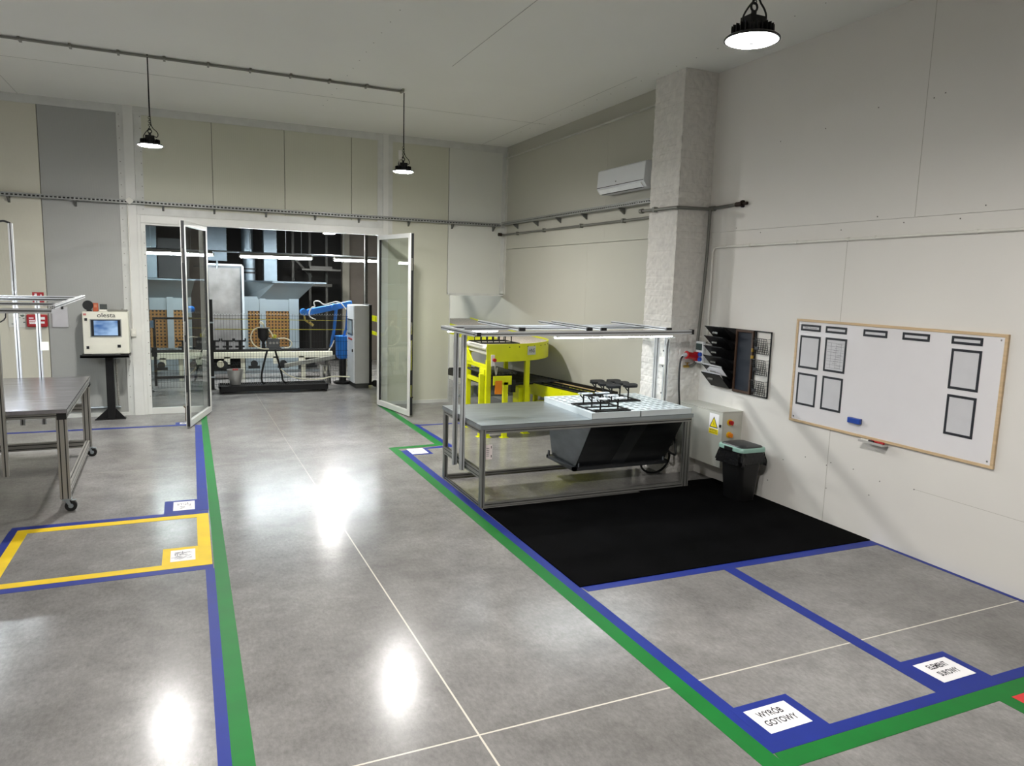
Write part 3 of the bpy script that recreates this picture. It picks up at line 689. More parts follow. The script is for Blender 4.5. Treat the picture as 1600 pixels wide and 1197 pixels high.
m_ = MB().box(XW-.02, XW-.008, 6.09, 6.65, 1.838, 1.85).box(XW-.02, XW-.008, 6.09, 6.65, 1.118, 1.13).box(XW-.02, XW-.008, 6.09, 6.102, 1.118, 1.85).box(XW-.02, XW-.008, 6.34, 6.352, 1.118, 1.85).box(XW-.02, XW-.008, 6.325, 6.337, 1.118, 1.85)
for y in (6.15, 6.22, 6.4, 6.5, 6.6): m_.box(XW-.008, XW, y, y+.01, 1.84, 1.848)
obj('outer_frame', m_, blackm, t)
walnut = mat('walnut_wood', '#4b3527', .5, var=.2, vs=6, stretch=(1, 1, .3))
obj('chalkboard_frame', MB().box(XW-.035, XW, 6.355, 6.38, 1.125, 1.845).box(XW-.035, XW, 6.62, 6.645, 1.125, 1.845).box(XW-.035, XW, 6.38, 6.62, 1.125, 1.152).box(XW-.035, XW, 6.38, 6.62, 1.818, 1.845), walnut, t, bevel=.003)
obj('chalkboard', MB().box(XW-.018, XW, 6.38, 6.62, 1.152, 1.818), mat('chalkboard_slate', '#131b28', .5, var=.08), t)
obj('clip_handle', MB().box(XW-.05, XW-.02, 6.335, 6.36, 1.53, 1.57).box(XW-.045, XW-.02, 6.338, 6.357, 1.61, 1.65), mat('brass', '#b89548', .3, 1.), t)
for k, z in enumerate((1.60, 1.365, 1.13)):
    m = MB(); d0, d1 = .022, .062; h = .17; yr, yl = 6.108, 6.322
    def P(s, q, back=False): return V((XW-.008-(0 if back else d0+(d1-d0)*s), yr+(yl-yr)*q, z+h*s))
    for i in range(9): m.tube([P(0, i/8), P(1, i/8)], .0032, 4)
    for i in range(8): m.tube([P(i/7, 0), P(i/7, 1)], .0032, 4)
    for q in (0, 1):
        m.tube([(XW-.008, yr+(yl-yr)*q, z), P(0, q), P(1, q), (XW-.008, yr+(yl-yr)*q, z+h)], .003, 5)
        for s in (.25, .5, .75): m.tube([P(s, q), (XW-.008, yr+(yl-yr)*q, z+h*s)], .0016, 4)
    m.tube([P(1, 0), P(1, 1)], .004, 5); m.tube([P(0, 0), P(0, 1)], .004, 5)
    for i in range(5): m.tube([(XW-.008, yr+(yl-yr)*i/4, z), P(0, i/4)], .0016, 4)
    b = obj('wire_basket', m, blackm, t)
    lab = P(.35, .78)-X*.004
    obj('label_holder', MB().box(lab.x-.002, lab.x, lab.y-.03, lab.y+.03, lab.z-.018, lab.z+.018), mat('label_metal', '#3a3a3c', .4, .6), b)

# ------------------------------------------------------------------ electrical cabinet and bin by the right wall
t = thing('electrical_cabinet', 'grey wall-mounted electrical cabinet with warning sign, between workbench and bin', 'electrical cabinet', (5.65, 6.85, .27))
obj('housing', MB().box(5.525, XW, 6.47, 7.27, .27, .905), cabgrey, t, bevel=.004)
obj('door', MB().box(5.50, 5.523, 6.455, 7.265, .265, .90), mat('cabinet_door_grey', '#bcbcb2', .42, var=.03), t, bevel=.005)
obj('rain_lip', MB().box(5.505, XW, 6.465, 7.275, .905, .915), cabgrey, t)
s = obj('warning_sign', MB().box(5.4985, 5.50, 6.515, 6.68, .635, .875), paper, t)
def tri(c, a, x, m):
    cy_, cz_ = c; m.prism([(x, cy_+a/2, cz_-a*.29), (x, cy_-a/2, cz_-a*.29), (x, cy_, cz_+a*.58)], (-.0006, 0, 0)); return m
obj('triangle_border', tri((6.598, .755), .15, 5.4985, MB()), ink, s); obj('triangle_field', tri((6.598, .755), .118, 5.4978, MB()).box(5.4978, 5.4985, 6.518, 6.677, .638, .70), mat('sign_yellow', '#f4e01c', .5), s)
m_ = MB().prism([(5.4972, 6.604, .795), (5.4972, 6.593, .765), (5.4972, 6.600, .763), (5.4972, 6.592, .735), (5.4972, 6.604, .752), (5.4972, 6.597, .757)], (-.0004, 0, 0))
m_.text('NIE DOTYKAĆ', .022, (5.4972, 6.598, .681), (0, -1, 0), Z, .0004, .9, bold=.0006).text('URZĄDZENIE ELEKTRYCZNE', .016, (5.4972, 6.598, .656), (0, -1, 0), Z, .0004, .66)
obj('printed_text', m_, ink, s)
obj('door_lock', MB().box(5.488, 5.50, 6.472, 6.492, .735, .765), blackm, t)
for z, c in ((.79, red), (.645, yellow2)):
    k = obj('rotary_switch', MB().cyl((5.615, 6.47, z), (5.615, 6.455, z), .036, 20), yellow2, t, smooth=True)
    obj('switch_knob', MB().cyl((5.615, 6.455, z), (5.615, 6.42, z), .025, 20).box(5.607, 5.623, 6.41, 6.42, z-.024, z+.024), c if c is red else orange, k, smooth=True)
obj('hinge', MB().box(5.488, 5.505, 7.02, 7.09, .845, .865), black, t)
# bin
t = thing('waste_bin', 'black waste bin with pale green rim and bag on the mat against the right wall', 'bin', (5.53, 6.14, .009))
def rrect(cx, cy_, w_, d_, r, n=6):
    out = []
    for qx, qy, a0 in ((1, 1, 0), (-1, 1, PI/2), (-1, -1, PI), (1, -1, 1.5*PI)):
        for i in range(n+1):
            a = a0+PI/2*i/n; out.append((cx+qx*(w_/2-r)+r*math.cos(a), cy_+qy*(d_/2-r)+r*math.sin(a)))
    return out
def loft(mb, rings):
    k = len(rings[0]); vs = [p for r in rings for p in r]
    fs = [(i*k+j, i*k+(j+1) % k, (i+1)*k+(j+1) % k, (i+1)*k+j) for i in range(len(rings)-1) for j in range(k)]
    fs += [tuple(range(k-1, -1, -1)), tuple(range((len(rings)-1)*k, len(rings)*k))]
    return mb.add(vs, fs)
bx, by = 5.525, 6.14
def ring(w_, d_, r, z): return [(x, y, z) for x, y in rrect(bx, by, w_*.86, d_*.86, r)]
obj('bin_body', loft(MB(), [ring(.27, .32, .05, .009), ring(.36, .42, .06, .52)]), mat('bin_black', '#0d0d0e', .4), t, smooth=True)
rb = []
for z, w_, amp in ((.42, .43, .022), (.46, .44, .018), (.52, .41, .012), (.562, .40, .004)):
    rb.append([(x+amp*math.sin(i*2.3+z*30), y+amp*math.cos(i*1.7+z*21), z+.012*math.sin(i*1.3) if z < .45 else z) for i, (x, y) in enumerate(rrect(bx, by, w_*.86, w_*.86+.05, .06))])
obj('bin_bag', loft(MB(), rb), mat('bag_black', '#101012', .22, var=.2, bump=.6, bs=30), t, smooth=True)
obj('bin_rim', loft(MB(), [ring(.41, .47, .07, .56), ring(.425, .485, .07, .565), ring(.42, .48, .07, .60), ring(.40, .46, .06, .608)]), mat('pale_green_plastic', '#8fb5a8', .4), t, smooth=True)
obj('bin_lid', loft(MB(), [ring(.37, .43, .06, .607), ring(.35, .41, .06, .620), ring(.22, .28, .05, .634)]), mat('lid_dark', '#2b2d2f', .45), t, smooth=True)
obj('bin_pedal_catch', MB().box(bx-.195, bx-.175, by-.06, by+.06, .565, .60), mat('bin_black', '#0d0d0e', .4), t)

# ------------------------------------------------------------------ workbench on the right with light canopy
BX0, BX1, BY0, BY1, BZ = 2.655, 5.285, 6.70, 7.945, .866
t = thing('workbench', 'grey aluminium workbench with sheet steel top and lit overhead frame beside the mat', 'workbench', (3.97, 7.32, 0))
obj('tabletop', MB().box(BX0, BX1, BY0, BY1, BZ-.006, BZ).box(BX0, BX1, BY0, BY0+.003, BZ-.045, BZ).box(BX0, BX0+.003, BY0, BY1, BZ-.045, BZ).box(BX0+.01, 3.94, BY0+.01, BY1-.01, BZ-.022, BZ-.006), steel, t, bevel=.002)
for (x, y, w_) in ((BX0+.035, BY0+.035, .045), (BX0+.035, BY1-.035, .045), (BX1-.055, BY0+.035, .085), (BX1-.055, BY1-.035, .085)):
    obj('leg', MB().slot((x, y, .003), (x, y, BZ-.045), w_, .06 if w_ < .05 else .045, X), alu_grey, t)
obj('bottom_rail', MB().slot((BX0+.06, BY0+.035, .03), (BX1-.1, BY0+.035, .03), .045, .045, Y), alu_grey, t)
obj('bottom_rail', MB().slot((BX0+.06, BY1-.035, .03), (BX1-.1, BY1-.035, .03), .045, .045, Y), alu_grey, t)
obj('bottom_rail', MB().slot((BX0+.035, BY0+.06, .015), (BX0+.035, BY1-.06, .015), .03, .03, X), alu_grey, t)
obj('top_rail', MB().slot((BX0+.03, BY0+.03, BZ-.068), (BX1-.02, BY0+.03, BZ-.068), .045, .045, Y), alu_grey, t)
obj('top_rail', MB().slot((BX0+.03, BY1-.03, BZ-.068), (BX1-.02, BY1-.03, BZ-.068), .045, .045, Y), alu_grey, t)
obj('side_rail', MB().slot((BX0+.03, BY0+.06, BZ-.068), (BX0+.03, BY1-.06, BZ-.068), .045, .045, X), alu_grey, t)
obj('cross_bar', MB().slot((BX0+.035, BY0+.06, .345), (BX0+.035, BY1-.06, .345), .045, .085, X), alu_grey, t)
obj('corner_gusset', MB().prism([(BX0+.06, BY0+.03, BZ-.045), (BX0+.13, BY0+.03, BZ-.045), (BX0+.085, BY0+.03, BZ-.06), (BX0+.065, BY0+.03, BZ-.085), (BX0+.06, BY0+.03, BZ-.14)], (0, .03, 0)), alu_grey, t)
for y in (7.19, 7.43):
    obj('canopy_post', MB().slot((BX0-.022, y, .29), (BX0-.022, y, 1.745), .045, .045, X), alu, t)
for y in (7.32, 7.53):
    obj('canopy_post', MB().slot((BX1+.02, y, .40), (BX1+.02, y, 1.765), .045, .045, X), alu, t)
cz0, cz1 = 1.772, 1.795
obj('canopy_bar', MB().slot((2.665, 6.90, cz0), (5.335, 6.90, cz1), .045, .045, Y), alu, t)
obj('canopy_bar', MB().slot((2.665, 7.92, cz0), (5.335, 7.92, cz1), .045, .045, Y), alu, t)
obj('canopy_bar', MB().slot((2.645, 6.88, cz0), (2.645, 7.94, cz0), .045, .045, X), alu, t)
for xa in (3.17, 3.98, 4.16, 5.03): obj('canopy_bar', MB().slot((xa, 6.95, cz0+.052), (xa+.02, 8.20, cz0+.056), .03, .03, X), alu, t)
obj('canopy_bar', MB().slot((2.72, 7.43, cz0+.02), (5.2, 7.43, cz1+.015), .03, .03, Y), alu, t)
m_ = MB().box(5.325, 5.352, 6.870, 6.930, cz1-.028, cz1+.028)
for xa in (3.17, 3.98, 4.16, 5.03): m_.box(xa-.02, xa+.05, 6.93, 6.952, cz0+.03, cz0+.068)
m_.box(2.655, 2.70, 6.872, 6.876, cz0-.02, cz0+.02)
obj('end_cap', m_, black, t)
LED = emit('led_tube_light', (.86, .95, 1.), 34.)
LED_L = emit('led_tube_light_left', (.86, .95, 1.), 95.)
def led(parent, x0, x1, y, z, zz=0., lm=None):
    l = obj('lamp_housing', MB().hexa([(x0, y-.03, z+.012), (x1, y-.03, z+zz+.012), (x1, y+.03, z+zz+.012), (x0, y+.03, z+.012)], [(x0, y-.03, z+.028), (x1, y-.03, z+zz+.028), (x1, y+.03, z+zz+.028), (x0, y+.03, z+.028)]), white, parent)
    obj('light_tube', MB().hexa([(x0, y-.022, z), (x1, y-.022, z+zz), (x1, y+.022, z+zz), (x0, y+.022, z)], [(x0, y-.028, z+.012), (x1, y-.028, z+zz+.012), (x1, y+.028, z+zz+.012), (x0, y+.028, z+.012)]), lm or LED, l)
led(t, 3.56, 5.05, 6.90, 1.727, .012)
led(t, 3.45, 4.95, 7.43, 1.735, .012)
led(t, 2.70, 3.30, 7.90, 1.72, .006)
obj('power_cord', MB().tube([(5.05, 6.9, 1.75), (5.15, 6.92, 1.73), (5.25, 7.28, 1.68), (5.27, 7.29, 1.3), (5.27, 7.29, .9)], .005, 6, sm=1), white, t)
# tag on the bench leg
t = thing('paper_tag', 'small white paper tag with dark clips hanging by the front left bench leg', 'tag', (2.74, 6.74, .56))
obj('tag_sheet', MB().box(2.722, 2.80, 6.742, 6.744, .50, .655), mat('tag_paper', '#e6d9d6', .7), t)
m_ = MB().box(2.785, 2.792, 6.740, 6.742, .615, .64).box(2.785, 2.792, 6.740, 6.742, .52, .545)
for k in range(5): m_.box(2.735, 2.765, 6.740, 6.742, .535+k*.02, .54+k*.02)
obj('tag_marks', m_, ink, t)

# hopper with perforated white top set into the bench
t = thing('extraction_hopper', 'steel extraction hopper with white perforated grid top set into the workbench', 'hopper', (4.6, 7.3, .22))
gw = mat('grid_white', '#d8e0e2', .35, .2, var=.03)
def grid(x0, x1, y0, y1, z0, z1, nx, ny, bx_, by_):
    m = MB(); dx = (x1-x0-bx_)/nx; dy = (y1-y0-by_)/ny; zt = z1-.004
    for i in range(nx+1): m.box(x0+i*dx, x0+i*dx+bx_, y0, y1, zt, z1)
    for j in range(ny+1):
        for i in range(nx): m.box(x0+i*dx+bx_, x0+(i+1)*dx, y0+j*dy, y0+j*dy+by_, zt, z1)
    m.box(x0, x1, y0, y0+.004, z0, zt).box(x0, x1, y1-.004, y1, z0, zt).box(x0, x0+.004, y0, y1, z0, zt).box(x1-.004, x1, y0, y1, z0, zt)
    return m
obj('grid_panel', grid(3.945, 4.565, 6.715, 7.885, BZ+.001, .932, 6, 10, .034, .052), gw, t)
obj('grid_panel', grid(4.572, 5.262, 6.715, 7.885, BZ+.001, .930, 7, 10, .034, .052), gw, t)
hx0, hx1 = 3.975, 5.19
def slab(mb, a, b, c, d, th):
    a, b, c, d = map(V, (a, b, c, d)); n = (b-a).cross(d-a).normalized()*th
    return mb.hexa([a, b, c, d], [a+n, b+n, c+n, d+n])
ft, fb = (6.752, .80), (7.09, .245); kt, kb = (7.86, .80), (7.68, .245)
m_ = MB()
slab(m_, (hx0, ft[0], ft[1]), (hx1, ft[0], ft[1]), (hx1, fb[0], fb[1]), (hx0, fb[0], fb[1]), .004)
slab(m_, (hx1, kt[0], kt[1]), (hx0, kt[0], kt[1]), (hx0, kb[0], kb[1]), (hx1, kb[0], kb[1]), .004)
slab(m_, (hx0, kt[0], kt[1]), (hx0, ft[0], ft[1]), (hx0, fb[0], fb[1]), (hx0, kb[0], kb[1]), .004)
slab(m_, (hx1, ft[0], ft[1]), (hx1, kt[0], kt[1]), (hx1, kb[0], kb[1]), (hx1, fb[0], fb[1]), .004)
m_.box(hx0, hx1, fb[0], kb[0], .225, .24)
obj('hopper_body', m_, steel_dark, t)
m_ = MB(); slab(m_, (4.52, ft[0]-.004, ft[1]), (4.72, ft[0]-.004, ft[1]), (4.62, fb[0]-.004, fb[1]), (4.42, fb[0]-.004, fb[1]), .003)
obj('cover_strip', m_, mat('strip_steel', '#84888b', .35, 1.), t)
m_ = MB().box(hx0-.05, hx1+.03, fb[0]-.05, fb[0]-.005, .205, .245).box(hx0-.05, hx1+.03, kb[0]+.005, kb[0]+.05, .205, .245).box(hx0-.05, hx0-.005, fb[0]-.05, kb[0]+.05, .205, .245).box(hx1+.005, hx1+.03, fb[0]-.05, kb[0]+.05, .205, .245).box(hx0-.05, hx0-.04, kb[0]-.02, kb[0]+.02, .245, .31)
obj('flange', m_, mat('flange_steel', '#55585b', .4, .9), t)
for (x, y) in ((hx0+.03, fb[0]-.02), (hx1-.03, fb[0]-.02), (hx0+.03, kb[0]+.02), (hx1-.03, kb[0]+.02)):
    obj('hanger_rod', MB().cyl((x, y, .21), (x, y, BZ-.05), .007, 8), galv, t)
m_ = MB().cyl((5.17, 7.45, .36), (5.36, 7.5, .30), .10, 20).cyl((5.36, 7.5, .30), (5.40, 7.5, .30), .14, 20)
obj('fan_outlet', m_, blackm, t)
m_ = MB().tube([(5.02, 7.30, .27), (4.98, 7.28, .12), (5.08, 7.25, .035), (5.25, 7.22, .05), (5.36, 7.2, .2), (5.33, 7.2, .34), (5.20, 7.22, .40)], .013, 8, sm=2)
m_.tube([(5.16, 7.2, .42), (5.24, 7.1, .34), (5.34, 7.05, .28), (5.36, 7.1, .34), (5.37, 7.2, .8)], .013, 8, sm=2).tube([(5.12, 7.2, .45), (5.30, 7.12, .38), (5.36, 7.15, .45), (5.37, 7.2, .85)], .012, 8, sm=2)
solo('cable_coil', m_, black, 'loops of thick black cable hanging under the right end of the workbench', 'cable', (5.2, 7.2, .2), smooth=True)

# black jig racks on the grid
def make_rack(o, nx, ny, dx, dy, w_, d_, label, h=.155):
    o = V(o)
    t = thing('jig_rack', label, 'jig rack', tuple(o), 'black metal jig racks')
    b = .016
    m = MB().box(o.x, o.x+w_, o.y, o.y+b, o.z, o.z+b*.8).box(o.x, o.x+w_, o.y+d_-b, o.y+d_, o.z, o.z+b*.8).box(o.x, o.x+b, o.y, o.y+d_, o.z, o.z+b*.8).box(o.x+w_-b, o.x+w_, o.y, o.y+d_, o.z, o.z+b*.8)
    for j in range(ny): m.box(o.x, o.x+w_, o.y+dy*(j+.5)-b/2, o.y+dy*(j+.5)+b/2, o.z, o.z+b*.8)
    obj('base_frame', m, blackm, t)
    for j in range(ny):
        for i in range(nx):
            x, y = o.x+dx*(i+.5), o.y+dy*(j+.5)
            p = MB().box(x-.007, x+.007, y-.005, y+.005, o.z+.012, o.z+h).prism([(x-.007, y-.005, o.z+h-.06), (x-.007, y-.005, o.z+h-.045), (x-.045, y-.005, o.z+h), (x-.052, y-.005, o.z+h-.01)], (0, .01, 0))
            obj('post', p, blackm, t)
    return t
make_rack((4.0, 6.735, .933), 2, 3, .225, .19, .45, .57, 'black jig rack with grey flat brackets, nearer one on the white grid', .128)
make_rack((4.47, 7.28, .933), 2, 3, .235, .19, .47, .57, 'black jig rack holding black brackets, farther one on the white grid', .165)
def bracket(c, m, label, thick, grp, tilt_=.12, L=.19, W=.062):
    c = V(c); o = []
    for i in range(9): a = PI/2-PI*i/8; o.append((L/2-W/2+W/2*math.cos(a), W/2*math.sin(a)))
    for i in range(9): a = PI/2+PI*(1-i/8)-PI+PI/2*0; o.append((-L/2+W/2+W/2*math.cos(PI*1.5-PI*i/8), W/2*math.sin(PI*1.5-PI*i/8)))
    R = Matrix.Rotation(tilt_, 3, 'X')
    # outline with two slots : strips between
    t = thing('metal_bracket', label, 'bracket', tuple(c), grp)
    mb = MB()
    o = o[::-1]
    mb.prism([c+R @ V((x, y, 0)) for x, y in o], R @ V((0, 0, thick)))
    obj('plate', mb, m, t)
    h = MB()
    for sx_ in (-1, 1):
        h.prism([c+R @ V((sx_*(L/2-.035)+.017*math.cos(2*PI*k/12), .011*math.sin(2*PI*k/12), thick)) for k in range(12)], R @ V((0, 0, .0012)))
    obj('slot', h, mat('slot_dark', '#22272c', .6), t)
    return t
greyb = mat('bracket_light_grey', '#c9cfd4', .4, .3)
gp = 'flat brackets on the nearer jig rack'
where = ['front left post', 'front right post', 'middle left post', 'middle right post', 'rear left post', 'rear right post']
for j in range(3):
    for i in range(2):
        if (i, j) == (0, 1): continue
        bracket((4.0+.225*(i+.5)+.02, 6.735+.19*(j+.5), .933+.130), greyb, 'pale grey flat bracket on the '+where[j*2+i]+' of the nearer jig rack', .006, gp, .1)
gp = 'black brackets on the farther jig rack'
for j in range(3):
    for i in range(2):
        bracket((4.47+.235*(i+.5)+.02, 7.28+.19*(j+.5), .933+.167), mat('bracket_black', '#131315', .5, .3), 'black thick bracket on the '+where[j*2+i]+' of the farther jig rack', .028, gp, .22, .2, .085)

# ------------------------------------------------------------------ yellow conveyors
t = thing('curved_conveyor', 'bright yellow curved belt conveyor on posts in the far right corner', 'conveyor', (4.6, 11, 0))
CX, CY, RO, RI = 4.20, 11.10, 1.25, .40
def arc(r, z, a0=-90, a1=0, n=24): return [V((CX+r*math.cos(math.radians(a0+(a1-a0)*i/n)), CY+r*math.sin(math.radians(a0+(a1-a0)*i/n)), z)) for i in range(n+1)]
def wallstrip(pts, h, th, side):
    m = MB(); n = len(pts)
    for i in range(n-1):
        a, b = pts[i], pts[i+1]; d = (b-a).normalized(); q = V((-d.y, d.x, 0))*th*side
        ha = h if not callable(h) else h(a); 
        m.hexa([a, b, b+q, a+q], [a+Z*ha, b+Z*ha, b+q+Z*ha, a+q+Z*ha])
    return m
pts = [V((3.965, 9.85, 1.135))]+arc(RO, 1.135)+[V((5.45, 12.2, 1.16)), V((5.45, 14.5, 1.28))]
obj('side_panel', wallstrip(pts, .262, .012, 1), yellow, t, smooth=True)
pts = [V((3.965, 10.7, 1.2))]+arc(RI, 1.2)+[V((4.60, 12.2, 1.24)), V((4.60, 14.5, 1.33))]
obj('side_panel', wallstrip(pts[::-1], .20, .012, 1), yellow, t, smooth=True)
po = [V((4.02, 9.87, 1.375))]+arc(RO-.02, 1.375)+[V((5.43, 12.2, 1.40)), V((5.43, 14.5, 1.52))]
pi_ = [V((4.02, 10.68, 1.375))]+arc(RI+.02, 1.375)+[V((4.62, 12.2, 1.40)), V((4.62, 14.5, 1.52))]
m_ = MB(); n = len(po)
m_.add(po+pi_+[p-Z*.012 for p in po]+[p-Z*.012 for p in pi_], [(i, i+1, n+i+1, n+i) for i in range(n-1)]+[(2*n+i+1, 2*n+i, 3*n+i, 3*n+i+1) for i in range(n-1)])
obj('belt', m_, mat('belt_speckled', '#bdb4a8', .7, var=.35, vs=45), t, smooth=True)
m_ = MB().cyl((4.0, 9.87, 1.335), (4.0, 10.69, 1.335), .045, 16).cyl((4.02, 9.87, 1.25), (4.02, 10.69, 1.25), .03, 16)
obj('end_roller', m_, creamm, t, smooth=True)
def post(x, y, z1, z0=0): return MB().box(x-.035, x+.035, y-.03, y+.03, z0, z1).box(x-.06, x+.06, y-.05, y+.05, z0, z0+.008)
for (x, y, z) in ((4.0, 10.70, 1.3), (4.0, 9.87, 1.16), (4.69, 10.00, 1.16), (4.60, 12.3, 1.3), (5.38, 12.4, 1.2)): obj('post', post(x, y, z), yellow, t)
m_ = MB().box(3.97, 4.03, 9.9, 10.67, 1.02, 1.075).box(3.97, 4.03, 9.9, 10.67, .79, .845).box(3.95, 3.99, 9.9, 10.1, .93, 1.02)
obj('cross_bar', m_, yellow, t)
obj('gusset', MB().prism([(3.96, 10.72, 1.3), (3.96, 10.40, 1.08), (3.96, 10.72, 1.08)], (.012, 0, 0)), yellow, t)
m_ = MB()
for a in (-84, -76, -68, -61, -52, -44, -36):
    p = V((CX+RO*math.cos(math.radians(a)), CY+RO*math.sin(math.radians(a)), 1.35)); d = V((math.cos(math.radians(a)), math.sin(math.radians(a)), 0)); m_.cyl(p-d*.0, p+d*.006, .009, 8)
obj('bolt', m_, blackm, t)
a = math.radians(-64); d = V((math.cos(a), math.sin(a), 0)); e = V((-d.y, d.x, 0)); c = V((CX, CY, 1.285))+d*(RO+.003)
s = obj('name_plate', MB().obox(c, (.006, .19, .13), Matrix((d, e, Z)).transposed()), mat('plate_silver', '#c8cbc6', .4), t)
obj('plate_lettering', MB().text('HNS', .085, c+d*.0035-Z*.004, e, Z, .0008, .85, bold=.001), ink, s)
b = obj('emergency_stop', MB().box(4.03, 4.085, 9.83, 9.845, 1.08, 1.24), white, t)
obj('stop_button', MB().cyl((4.075, 9.83, 1.165), (4.075, 9.795, 1.165), .026, 16), red, b, smooth=True)
m_ = MB().tube([(4.09, 9.84, 1.1), (4.1, 9.83, .98), (4.12, 9.84, .93), (4.13, 9.84, 1.05)], .007, 6, sm=1).tube([(4.1, 10.1, 1.2), (4.2, 10.05, 1.12), (4.3, 10.1, 1.15), (4.25, 10.2, 1.22)], .01, 6, sm=1)
obj('cable', m_, cabgrey, t)
obj('drive_motor', MB().cyl((4.12, 10.2, 1.2), (4.30, 10.2, 1.2), .06, 14).box(4.28, 4.38, 10.12, 10.3, 1.12, 1.24), blackm, t)

t = thing('roller_conveyor', 'low yellow conveyor with black rails running along the right wall under the curved belt', 'conveyor', (5.2, 10.5, 0))
def zc(y): return .80-(y-8.6)*.038
def railseg(x0, x1, y0, y1, dz0, dz1):
    return MB().hexa([(x0, y0, zc(y0)+dz0), (x1, y0, zc(y0)+dz0), (x1, y1, zc(y1)+dz0), (x0, y1, zc(y1)+dz0)], [(x0, y0, zc(y0)+dz1), (x1, y0, zc(y0)+dz1), (x1, y1, zc(y1)+dz1), (x0, y1, zc(y1)+dz1)])
obj('side_panel', railseg(4.965, 4.98, 8.6, 10.9, -.19, -.01), yellow, t)
obj('side_panel', railseg(5.45, 5.465, 8.6, 13.0, -.19, -.01), yellow, t)
for x in (4.99, 5.13, 5.28, 5.44): obj('rail', railseg(x-.012, x+.012, 8.6, 11.6 if x < 5.4 else 13.0, -.012, .008 if x < 5.4 else .035), blackm, t)
obj('wear_strip', railseg(5.32, 5.37, 8.6, 11.0, -.01, .004), mat('strip_beige', '#b99f6a', .6), t)
m_ = MB()
for k in range(22): y = 10.35+k*.13; m_.cyl((4.48, y, zc(y)+.0), (5.42, y, zc(y)), .028, 10)
for k in range(14): y = 8.7+k*.12; m_.cyl((5.0, y, zc(y)-.07), (5.44, y, zc(y)-.07), .02, 8)
obj('roller', m_, mat('roller_dark', '#3a3b3d', .35, .8), t)
obj('side_panel', railseg(4.45, 4.465, 10.3, 13.0, -.10, .02), blackm, t)
obj('drive_box', MB().box(4.60, 4.80, 10.08, 10.3, .22, .70), yellow, t, bevel=.006)
m_ = MB().box(4.98, 5.44, 9.35, 9.42, .1, .17).box(4.98, 5.44, 10.15, 10.22, .40, .47)
obj('cross_bar', m_, yellow, t)
for (x, y) in ((4.99, 9.38), (5.43, 9.38), (5.43, 11.2), (4.49, 12.2)): obj('leg', post(x, y, zc(y)-.05), yellow, t)
m_ = MB().box(4.62, 5.4, 10.3, 10.38, .2, .26).cyl((4.72, 10.28, .25), (4.9, 10.28, .25), .05, 12)
obj('chain_guard', m_, blackm, t)
# lower feed table with orange guard at the left of the conveyor
t = thing('feed_table', 'low yellow feed frame with an orange guard plate under the curved conveyor', 'conveyor frame', (4.2, 10.1, 0))
for (x, y, z) in ((3.93, 9.95, .95), (4.25, 9.80, .84), (4.27, 10.6, .84)): obj('leg', post(x, y, z), yellow, t)
obj('side_panel', MB().box(4.05, 4.34, 9.77, 9.79, .80, .93), yellow, t)
obj('guard_plate', MB().box(4.075, 4.185, 9.765, 9.78, .665, .865), orange, t)
m_ = MB()
for k in range(9): m_.cyl((3.98+k*.06, 9.9, .955), (3.98+k*.06, 10.65, .955), .02, 8)
obj('roller', m_, mat('roller_dark', '#3a3b3d', .35, .8), t)
obj('bearing_block', MB().box(4.34, 4.42, 9.8, 9.95, .68, .86), blackm, t)
m_ = MB()
for k in range(11):
    m_.hexa([(4.35+k*.1, 11.9, .30), (4.42+k*.1, 11.9, .30), (4.42+k*.1, 12.0, .30), (4.35+k*.1, 12.0, .30)], [(4.38+k*.1, 11.95, .46), (4.45+k*.1, 11.95, .46), (4.45+k*.1, 12.05, .46), (4.38+k*.1, 12.05, .46)])
m_.box(4.3, 5.5, 11.9, 12.1, .27, .30)
for x in (4.4, 5.4): m_.box(x, x+.04, 11.98, 12.02, 0, .27)
solo('perforated_chute', m_, galv, 'ribbed galvanised tray low under the yellow conveyors', 'tray', (4.7, 12, .28))
make_rack((3.93, 9.98, 1.390), 6, 2, .098, .28, .62, .58, 'black jig rack riding on the curved conveyor belt', .15)

# ------------------------------------------------------------------ left wheeled bench
LT = thing('wheeled_workbench', 'aluminium workbench on casters with overhead frame at the left edge', 'workbench', (-1.085, 7.86, 0))
ORG[LT.name] = V((0, 0, 0))            # parts below are written in the bench's own frame: right front corner at the origin, x to the left is negative
TW, TD, TH = 2.7, 2.44, 1.0
obj('tabletop', MB().box(-TW, 0, 0, TD, TH-.005, TH).box(-TW, 0, 0, .004, TH-.035, TH).box(-.004, 0, 0, TD, TH-.035, TH), mat('left_bench_steel', '#b9b7bd', .25, 1., var=.28, vs=3, stretch=(1, 4, 1), bump=.05, bs=7), LT)
for x, y in ((-.055, .05), (-.055, TD-.06), (-TW+.055, .05), (-TW+.055, TD-.06)):
    obj('leg', MB().slot((x, y, .125), (x, y, TH-.04), .09, .045, X), alu_leg, LT)
    c = obj('caster', MB().box(x-.03, x+.05, y-.035, y+.035, .112, .125).prism([(x-.01, y-.028, .11), (x+.03, y-.028, .11), (x+.05, y-.028, .045), (x+.03, y-.028, .045)], (0, .005, 0)).prism([(x-.01, y+.023, .11), (x+.03, y+.023, .11), (x+.05, y+.023, .045), (x+.03, y+.023, .045)], (0, .005, 0)).box(x+.045, x+.085, y-.02, y+.02, .10, .107), galv, LT)
    obj('wheel', MB().cyl((x+.04, y-.02, .052), (x+.04, y+.02, .052), .052, 24), rubber, c, smooth=True)
    obj('hub', MB().cyl((x+.04, y-.023, .052), (x+.04, y+.023, .052), .022, 16), galv, c)
obj('side_rail', MB().slot((-.055, .09, .165), (-.055, TD-.1, .165), .045, .09, X), alu_leg, LT)
